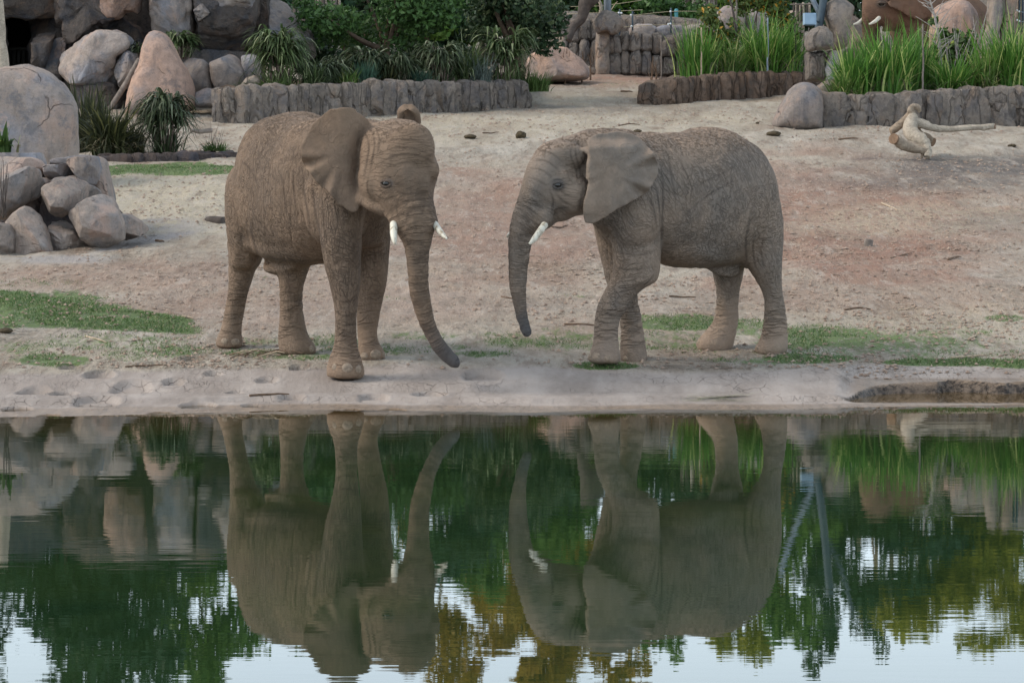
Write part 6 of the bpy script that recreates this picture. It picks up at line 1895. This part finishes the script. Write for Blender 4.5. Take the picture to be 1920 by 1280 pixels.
    return build_elephant(dict(body=body, ears=[ear, ear2, curl], trunk=np.array(head[5:] + trunk[1:]), t0=.06, tdark=1.05, mat=mat, lidmat=M_LID1,
        head=(P(752, 300, 24.95), np.array([.46, .55, .50])), base=base, dust_highlight=.9, fold_far=26.9,
        dents=((702, 300, 20, .030), (724, 346, 15, .014), (790, 330, 14, .010), (716, 372, 12, .014), (745, 350, 9, .010), (640, 300, 1, 0)),
        folds=[([(712, 288), (740, 277), (778, 279), (812, 293)], 2.0, .013), ([(714, 303), (744, 291), (782, 291), (814, 304)], 2.0, .012), ([(706, 270), (740, 262), (780, 264), (806, 276)], 1.9, .009), ([(722, 316), (750, 306), (782, 306)], 1.8, .009),
               ([(684, 240), (691, 270), (687, 300), (680, 332)], 2.2, .014), ([(695, 238), (702, 265), (698, 296), (690, 330)], 2.2, .013), ([(706, 240), (711, 262), (707, 288)], 2.0, .010), ([(690, 330), (688, 352), (696, 372)], 2.0, .012),
               ([(706, 350), (720, 361), (738, 357)], 1.8, .012), ([(702, 360), (720, 373), (742, 366)], 1.8, .011), ([(712, 333), (724, 330), (738, 337)], 1.8, .012), ([(735, 340), (748, 346), (760, 345)], 1.8, .010), ([(738, 352), (752, 362), (776, 364), (806, 358)], 2.0, .011),
               ([(732, 372), (756, 376), (790, 374), (812, 370)], 2.0, .011), ([(730, 386), (758, 390), (792, 388), (812, 384)], 2.0, .010), ([(744, 400), (766, 404), (796, 401), (814, 398)], 2.0, .010), ([(746, 372), (742, 392), (750, 420)], 1.8, .010),
               ([(585, 330), (588, 380), (597, 430), (606, 478)], 2.6, .016), ([(566, 316), (570, 360), (578, 410), (584, 450)], 2.4, .013), ([(548, 320), (550, 362), (558, 408)], 2.2, .011), ([(530, 330), (533, 370), (538, 400)], 2.0, .009), ([(600, 376), (606, 412), (612, 450)], 2.2, .010),
               ([(487, 488), (476, 462), (472, 430), (474, 400)], 2.8, .016), ([(468, 470), (462, 440), (462, 410)], 2.2, .010), ([(492, 478), (520, 486), (560, 489), (600, 487)], 2.2, .010), ([(452, 300), (470, 320), (482, 352)], 2.0, .008),
               ([(628, 560), (646, 566), (668, 560)], 2.0, .010), ([(627, 584), (646, 592), (669, 586)], 2.0, .012), ([(626, 602), (646, 610), (669, 604)], 2.0, .012), ([(626, 620), (648, 628), (669, 621)], 2.0, .010), ([(616, 668), (640, 662), (676, 670)], 2.0, .010),
               ([(416, 612), (434, 604), (455, 606)], 2.0, .009), ([(414, 622), (430, 616), (452, 620)], 1.8, .009), ([(526, 616), (546, 612), (572, 620)], 1.8, .007)],
        darkspots=((728, 343, 14),),
        tusks=[([(738, 420, 24.62), (738, 436, 24.54), (739, 448, 24.49), (741, 457, 24.46)], [7.2, 6.8, 5.4, 2.2]),
               ([(815, 420, 24.72), (822, 430, 24.62), (830, 440, 24.55), (837.5, 447.5, 24.5)], [6.5, 6.0, 4.8, 2.0])],
        nails=[(651, 690, 10, 9.5), (673, 692, 8.5, 8.5), (626, 689, 6, 8), (682, 667, 8, 7), (705, 664, 10.5, 9), (719, 664, 4, 7), (420, 640, 7, 6.5), (442, 641, 9, 7), (585, 654, 7.5, 7)],
        eyes=[(723, 344, .036)],
        label='brown dusty elephant facing us, its trunk reaching down to the grey mud bank'))

# ---------------------------------------------------------------- elephant on the right, head to the left, one forefoot lifting
def elephant_two():
    lat = np.array([.62, -.78, 0])
    tor = torso([(1428, 385, 27.1, .10, .22), (1421, 384, 27.02, .27, .38), (1408, 380, 26.92, .39, .48), (1384, 374, 26.76, .47, .565), (1347, 371, 26.6, .515, .63), (1300, 374, 26.4, .54, .635), (1258, 374, 26.22, .52, .60),
                 (1215, 364, 26.0, .46, .555), (1175, 352, 25.82, .39, .49), (1130, 340, 25.62, .31, .42)], lat)
    rump = ellipsoid(P(1328, 277, 26.55), (.36, .32, .19))
    haunch = lofted([R(1412, 335, 26.75, (.10, 0, 0), (0, .15, 0)), R(1416, 362, 26.72, (.21, 0, 0), (0, .3, 0)), R(1422, 410, 26.68, (.225, 0, 0), (0, .32, 0)), R(1432, 455, 26.64, (.175, 0, 0), (0, .27, 0)), R(1438, 500, 26.6, (.14, 0, 0), (0, .2, 0))], 14)
    rh = lofted(leg([(440, 1392, 1467), (478, 1398, 1467), (505, 1405, 1467), (525, 1418, 1467), (553, 1431, 1468), (578, 1434, 1471), (606, 1432, 1475), (630, 1425, 1478), (645, 1416, 1479), (654, 1413, 1478), (660, 1417, 1472)], 26.6, 1.2), 30, cap=.1)
    lh = lofted(leg([(450, 1325, 1405), (490, 1331, 1398), (515, 1336, 1393), (545, 1342, 1386), (574, 1341, 1384), (602, 1336, 1385), (622, 1321, 1382), (636, 1308, 1378), (645, 1304, 1375), (654, 1309, 1371)], 26.88, 1.1), 30, cap=.1)
    nf = lofted(leg([(360, 1150, 1222, .15), (400, 1145, 1236, .1), (444, 1146, 1240, .03), (484, 1149, 1239), (512, 1147, 1237), (528, 1141, 1230), (541, 1134, 1208), (556, 1127, 1190), (574, 1119, 1179), (590, 1115, 1166), (606, 1113, 1161), (631, 1113, 1158),
                     (648, 1110, 1160), (662, 1104, 1163), (671, 1100, 1164), (676, 1106, 1162)], 25.72, 1.0), 48, cap=.12)
    ff = lofted(leg([(380, 1108, 1190), (421, 1113, 1190), (460, 1121, 1192), (500, 1128, 1192), (533, 1137, 1194), (560, 1150, 1198), (590, 1160, 1204), (610, 1163, 1206), (631, 1164, 1209), (655, 1163, 1213), (670, 1163, 1215), (680, 1166, 1212)], 26.08, 1.0), 36, cap=.1)
    shoulder = ellipsoid(P(1190, 385, 25.62), (.26, .24, .42))
    chest = lofted([R(1128, 350, 25.75, (.12, -.1, 0), (0, .25, 0)), R(1140, 390, 25.8, (.2, -.1, 0), (0, .28, 0)), R(1160, 430, 25.88, (.2, -.1, 0), (0, .28, 0)), R(1172, 465, 25.95, (.14, -.1, 0), (0, .2, 0))], 12)
    belly = lofted([R(1222, 450, 26.05, lat * .28, (0, 0, .17)), R(1270, 462, 26.25, lat * .38, (0, 0, .18)), R(1320, 468, 26.5, lat * .36, (0, 0, .17)), R(1375, 462, 26.7, lat * .28, (0, 0, .16))], 12)
    sheath = lofted([R(1330, 502, 26.52, (.03, .03, 0), (0, 0, .03)), R(1350, 508, 26.55, (.07, .07, 0), (0, 0, .05)), R(1375, 509, 26.6, (.10, .08, 0), (0, 0, .066)), R(1395, 500, 26.68, (.06, .06, 0), (0, 0, .06))], 12)
    groin = lofted([R(1395, 470, 26.75, (.2, .0, 0), (0, .3, 0)), R(1412, 492, 26.7, (.13, 0, 0), (0, .24, 0))], 6)
    ld = np.array([.25, .968, 0])
    hd = 25.5
    head = [edge_ring((1088, 256), (1118, 385), hd + .06, .26, ld), edge_ring((1062, 254), (1098, 403), hd, .33, ld), edge_ring((1036, 260), (1076, 407), hd - .05, .355, ld), edge_ring((1012, 275), (1058, 408), hd - .09, .34, ld),
            edge_ring((994, 300), (1046, 404), hd - .13, .30, ld), edge_ring((980, 340), (1042, 412), hd - .17, .25, ld), edge_ring((970, 372), (1038, 424), hd - .20, .215, ld), edge_ring((962, 398), (1026, 432), hd - .23, .185, ld)]
    trunk = [edge_ring((962, 398), (1026, 432), hd - .23, .185, ld), edge_ring((956, 424), (1006, 440), hd - .25, .15, ld), edge_ring((953.5, 456), (995, 460), hd - .26, .125, ld), edge_ring((953.5, 490), (990.5, 490), hd - .26, .11, ld),
             edge_ring((955.5, 520), (987.5, 524), hd - .25, .098, ld), edge_ring((959, 556), (986.5, 566), hd - .24, .086, ld), edge_ring((965, 590), (990, 594), hd - .23, .074, ld), edge_ring((971, 611), (994, 609), hd - .23, .066, ld),
             edge_ring((977, 627), (997, 619), hd - .23, .058, ld), edge_ring((983, 633), (997.5, 625), hd - .23, .05, ld)]
    jaw = lofted([R(1094, 372, hd, (.03, 0, .12), ld * .2), R(1076, 386, hd - .04, (.03, 0, .115), ld * .2), R(1056, 396, hd - .08, (.02, 0, .095), ld * .17), R(1038, 402, hd - .1, (.01, 0, .06), ld * .12)], 10)
    cheek = ellipsoid(P(1072, 362, hd - .22), (.15, .13, .17))
    brow = ellipsoid(P(1050, 333, hd - .31), (.105, .07, .07))
    eyeb = ellipsoid(P(1046, 347, hd - .33), (.075, .05, .05))
    temple = ellipsoid(P(1062, 292, hd - .22), (.17, .12, .12))
    lip = lofted([edge_ring((1004, 378), (1040, 392), hd - .33, .06, ld), edge_ring((1000, 404), (1038, 412), hd - .36, .07, ld), edge_ring((1004, 420), (1028, 426), hd - .36, .055, ld)], 8)
    neck = lofted([R(1175, 330, 25.9, lat * .36, (0, 0, .42)), R(1125, 322, 25.7, lat * .32, (0, 0, .38)), R(1090, 320, 25.55, lat * .30, (0, 0, .33))], 10)
    tail = tube([P(1425, 310, 27.0), P(1440, 345, 27.28), P(1444, 420, 27.36), P(1440, 500, 27.3)], [.055, .045, .03, .018], 10)
    body = [lofted(tor, 40, 36, 2.03), rump, haunch, rh, lh, nf, ff, shoulder, chest, belly, sheath, groin, lofted(head, 36, 36), lofted(trunk, 70, 28), jaw, cheek, brow, eyeb, temple, lip, neck, tail]
    outl = [(1098, 262), (1112, 254), (1127, 249), (1145, 247), (1160, 246), (1184, 249), (1198, 258), (1210, 268), (1222, 281), (1230, 293), (1235, 305), (1235, 318), (1232, 331), (1224, 348), (1214, 360), (1204, 368), (1192, 375), (1180, 380),
            (1168, 387), (1158, 393), (1148, 399), (1138, 405), (1128, 412), (1118, 418), (1108, 421), (1098, 418), (1092, 407), (1093, 385), (1098, 362), (1104, 338), (1106, 312), (1104, 285)]
    ear = ear_sheet(outl, (1150, 325), lambda x, y: 25.13 + .05 * sstep(1100, 1160, x) + .17 * sstep(1150, 1235, x) + .05 * sstep(380, 420, y) + .1 * sstep(280, 255, y), .026,
                    lambda x, y: .036 * sstep(1130, 1220, x + (y - 320) * .25) + .006, 2.2)
    fold = lofted([R(1096, 278, 25.24, (.05, 0, .02), (0, .05, 0)), R(1110, 286, 25.17, (.04, 0, .02), (0, .045, 0)), R(1106, 305, 25.15, (.03, 0, .0), (0, .04, .02)), R(1103, 335, 25.16, (.022, 0, 0), (0, .03, 0))], 12)
    far = [(1060, 262), (1072, 253), (1088, 246), (1104, 241), (1118, 241), (1128, 248), (1130, 265), (1095, 275)]
    ear2 = ear_sheet(far, (1098, 258), lambda x, y: 25.98 + .002 * (x - 1060), .03, lambda x, y: 0.0, 0)
    base = P(1290, 662, 26.3); base[2] = gz(base[0], base[1])
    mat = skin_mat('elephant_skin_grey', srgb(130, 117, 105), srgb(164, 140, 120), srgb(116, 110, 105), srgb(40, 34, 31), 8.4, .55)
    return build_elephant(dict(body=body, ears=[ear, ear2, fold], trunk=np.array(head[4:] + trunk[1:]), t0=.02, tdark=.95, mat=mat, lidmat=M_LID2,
        head=(P(1055, 330, hd - .05), np.array([.44, .5, .46])), base=base, dust_highlight=.75, fold_far=26.75,
        dents=((1072, 298, 20, .030), (1088, 345, 13, .020), (1046, 348, 13, .014), (1066, 322, 10, .012), (1034, 372, 10, .010), (1118, 440, 1, 0)),
        folds=[([(1012, 282), (1034, 288), (1056, 304)], 1.8, .010), ([(1003, 297), (1026, 303), (1048, 320)], 1.8, .011), ([(995, 314), (1016, 319), (1034, 332)], 1.8, .011), ([(988, 332), (1006, 337), (1026, 348)], 1.8, .010), ([(1024, 270), (1046, 274), (1064, 288)], 1.8, .008),
               ([(1084, 262), (1080, 288), (1087, 318), (1091, 346)], 2.2, .014), ([(1093, 266), (1090, 290), (1097, 314)], 2.0, .012), ([(1074, 268), (1070, 290), (1079, 316), (1084, 340)], 2.0, .011), ([(1094, 350), (1089, 372), (1086, 392)], 2.2, .012),
               ([(1036, 396), (1050, 391), (1068, 389)], 2.0, .018), ([(1042, 362), (1056, 377), (1076, 386)], 1.8, .012), ([(1050, 357), (1066, 367), (1086, 371)], 1.8, .011), ([(1030, 356), (1038, 378), (1034, 402)], 2.2, .014), ([(1036, 340), (1046, 336), (1058, 341)], 1.8, .012), ([(1036, 353), (1046, 358), (1058, 353)], 1.6, .010),
               ([(984, 352), (1002, 358), (1022, 370)], 1.8, .010), ([(979, 368), (998, 374), (1018, 388)], 1.8, .010), ([(974, 384), (992, 391), (1010, 404)], 1.8, .010), ([(968, 400), (984, 407), (1000, 418)], 1.8, .009),
               ([(1242, 320), (1244, 370), (1241, 430), (1238, 486)], 2.8, .018), ([(1228, 350), (1236, 392), (1238, 430)], 2.2, .012), ([(1214, 362), (1226, 396), (1232, 430)], 2.2, .011), ([(1256, 300), (1262, 342), (1270, 380)], 2.2, .010), ([(1272, 296), (1288, 330), (1300, 360)], 2.0, .009), ([(1286, 400), (1320, 372), (1356, 350), (1392, 334)], 2.0, .009), ([(1300, 350), (1340, 332), (1380, 312)], 2.0, .008),
               ([(1404, 503), (1398, 470), (1400, 436), (1408, 404)], 2.8, .016), ([(1418, 500), (1412, 468), (1414, 440)], 2.2, .011), ([(1432, 500), (1428, 470), (1432, 446)], 2.0, .008), ([(1150, 470), (1190, 478), (1234, 470)], 2.0, .008), ([(1150, 500), (1186, 506), (1232, 500)], 2.0, .008),
               ([(1124, 582), (1142, 590), (1164, 592)], 2.0, .012), ([(1116, 598), (1138, 606), (1159, 604)], 2.0, .013), ([(1114, 612), (1136, 620), (1158, 617)], 2.0, .013), ([(1114, 626), (1134, 634), (1156, 630)], 2.0, .011), ([(1166, 600), (1184, 606), (1204, 600)], 2.0, .011), ([(1166, 616), (1186, 622), (1206, 616)], 2.0, .011),
               ([(1436, 590), (1454, 584), (1472, 592)], 2.0, .009), ([(1434, 604), (1454, 600), (1474, 608)], 2.0, .009), ([(1426, 632), (1450, 624), (1476, 634)], 1.8, .007), ([(1200, 536), (1216, 528), (1230, 512)], 2.2, .010)],
        darkspots=((1047, 346, 22), (984, 622, 22)),
        tusks=[([(1021, 422, 25.06), (1010, 437, 24.98), (1001, 449, 24.94), (993.5, 456.5, 24.92)], [7.0, 6.6, 5.6, 2.6]),
               ([(972, 430, 25.72), (958, 438, 25.62), (952, 443, 25.56)], [6, 5, 3])],
        nails=[(1117, 668, 9, 8), (1106, 668, 5, 7), (1140, 671, 7, 6), (1420, 652, 6, 5), (1309, 643, 6, 5), (1172, 672, 6, 6)],
        eyes=[(1046, 347, .036)],
        label='greyer elephant facing left with one forefoot lifted and its trunk hanging straight'))

# ---------------------------------------------------------------- big elephant far back, behind the tall grass on the right
def elephant_three():
    k = 69.0
    lat = np.array([.45, -.89, 0]); ld = np.array([.3, .954, 0])
    S = F / k
    tor = torso([(1850, 60, k + 1.9, .2, .3), (1835, 62, k + 1.8, .6, .75), (1800, 62, k + 1.4, .78, .92), (1760, 62, k + .9, .8, .93), (1720, 52, k + .4, .66, .86), (1690, 38, k, .5, .7)], lat)
    legs = [lofted(leg([(70, 1705, 1745), (110, 1708, 1744), (150, 1711, 1741), (176, 1706, 1745)], k + .1, 1), 12, cap=.1), lofted(leg([(70, 1672, 1712), (110, 1675, 1708), (150, 1678, 1706), (176, 1674, 1709)], k + 1.0, 1), 12, cap=.1),
            lofted(leg([(80, 1800, 1845), (130, 1806, 1840), (172, 1802, 1844)], k + 1.4, 1), 10, cap=.1), lofted(leg([(80, 1775, 1815), (130, 1782, 1812), (172, 1778, 1815)], k + 2.2, 1), 10, cap=.1)]
    head = [edge_ring((1660, -62), (1720, 40), k - .2, .45, ld), edge_ring((1638, -55), (1690, 50), k - .35, .5, ld), edge_ring((1624, -30), (1672, 46), k - .45, .45, ld), edge_ring((1618, 0), (1662, 46), k - .55, .36, ld), edge_ring((1616, 25), (1652, 46), k - .6, .3, ld)]
    trunk = [head[-1], edge_ring((1615, 42), (1644, 54), k - .62, .24, ld), edge_ring((1615, 60), (1638, 66), k - .62, .2, ld), edge_ring((1618, 90), (1636, 92), k - .62, .15, ld), edge_ring((1622, 125), (1636, 125), k - .6, .11, ld), edge_ring((1624, 150), (1634, 150), k - .6, .08, ld)]
    jaw = lofted([R(1690, 40, k - .2, (.1, 0, .2), ld * .3), R(1668, 50, k - .35, (.05, 0, .15), ld * .25), R(1655, 56, k - .4, (.05, 0, .08), ld * .15)], 8)
    brow = ellipsoid(P(1652, 2, k - .85), (.16, .1, .12))
    outl = [(1664, 10), (1672, -20), (1690, -42), (1715, -50), (1738, -38), (1752, -10), (1756, 15), (1748, 34), (1732, 40), (1716, 38), (1700, 32), (1686, 22), (1672, 16)]
    ear = ear_sheet(outl, (1712, 0), lambda x, y: k - 1.0 + .006 * (x - 1660), .04, lambda x, y: .03, 0)
    base = P(1740, 174, k + .8); base[2] = gz(base[0], base[1])
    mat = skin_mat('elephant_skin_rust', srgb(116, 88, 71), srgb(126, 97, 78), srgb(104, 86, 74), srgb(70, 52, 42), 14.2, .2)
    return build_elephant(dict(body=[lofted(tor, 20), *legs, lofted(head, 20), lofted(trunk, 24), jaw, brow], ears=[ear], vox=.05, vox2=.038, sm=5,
        trunk=np.array(head[2:] + trunk[1:]), t0=.2, tdark=1.0, mat=mat, lidmat=M_LID1, head=(P(1660, 0, k - .5), np.array([.7, .7, .7])), base=base,
        tusks=[([(1648, 34, k - 1.0), (1640, 41, k - 1.15), (1630, 46, k - 1.22)], [3.8, 3.4, 1.6]), ([(1618, 36, k - .5), (1610, 43, k - .8), (1601, 46, k - .95)], [3.4, 3, 1.4])],
        eyes=[(1653, 8, .075)], nails=(), darkspots=((1653, 8, 14),),
        label='large reddish elephant half hidden behind tall grass by the rocks'))

M_LID1 = simple('eyelid_skin_brown', srgb(92, 78, 68), .85, .2, 60, bump=.003)
M_LID2 = simple('eyelid_skin_grey', srgb(84, 78, 74), .85, .2, 60, bump=.003)
E1, TREE1 = elephant_one()
E2, TREE2 = elephant_two()
E3, TREE3 = elephant_three()
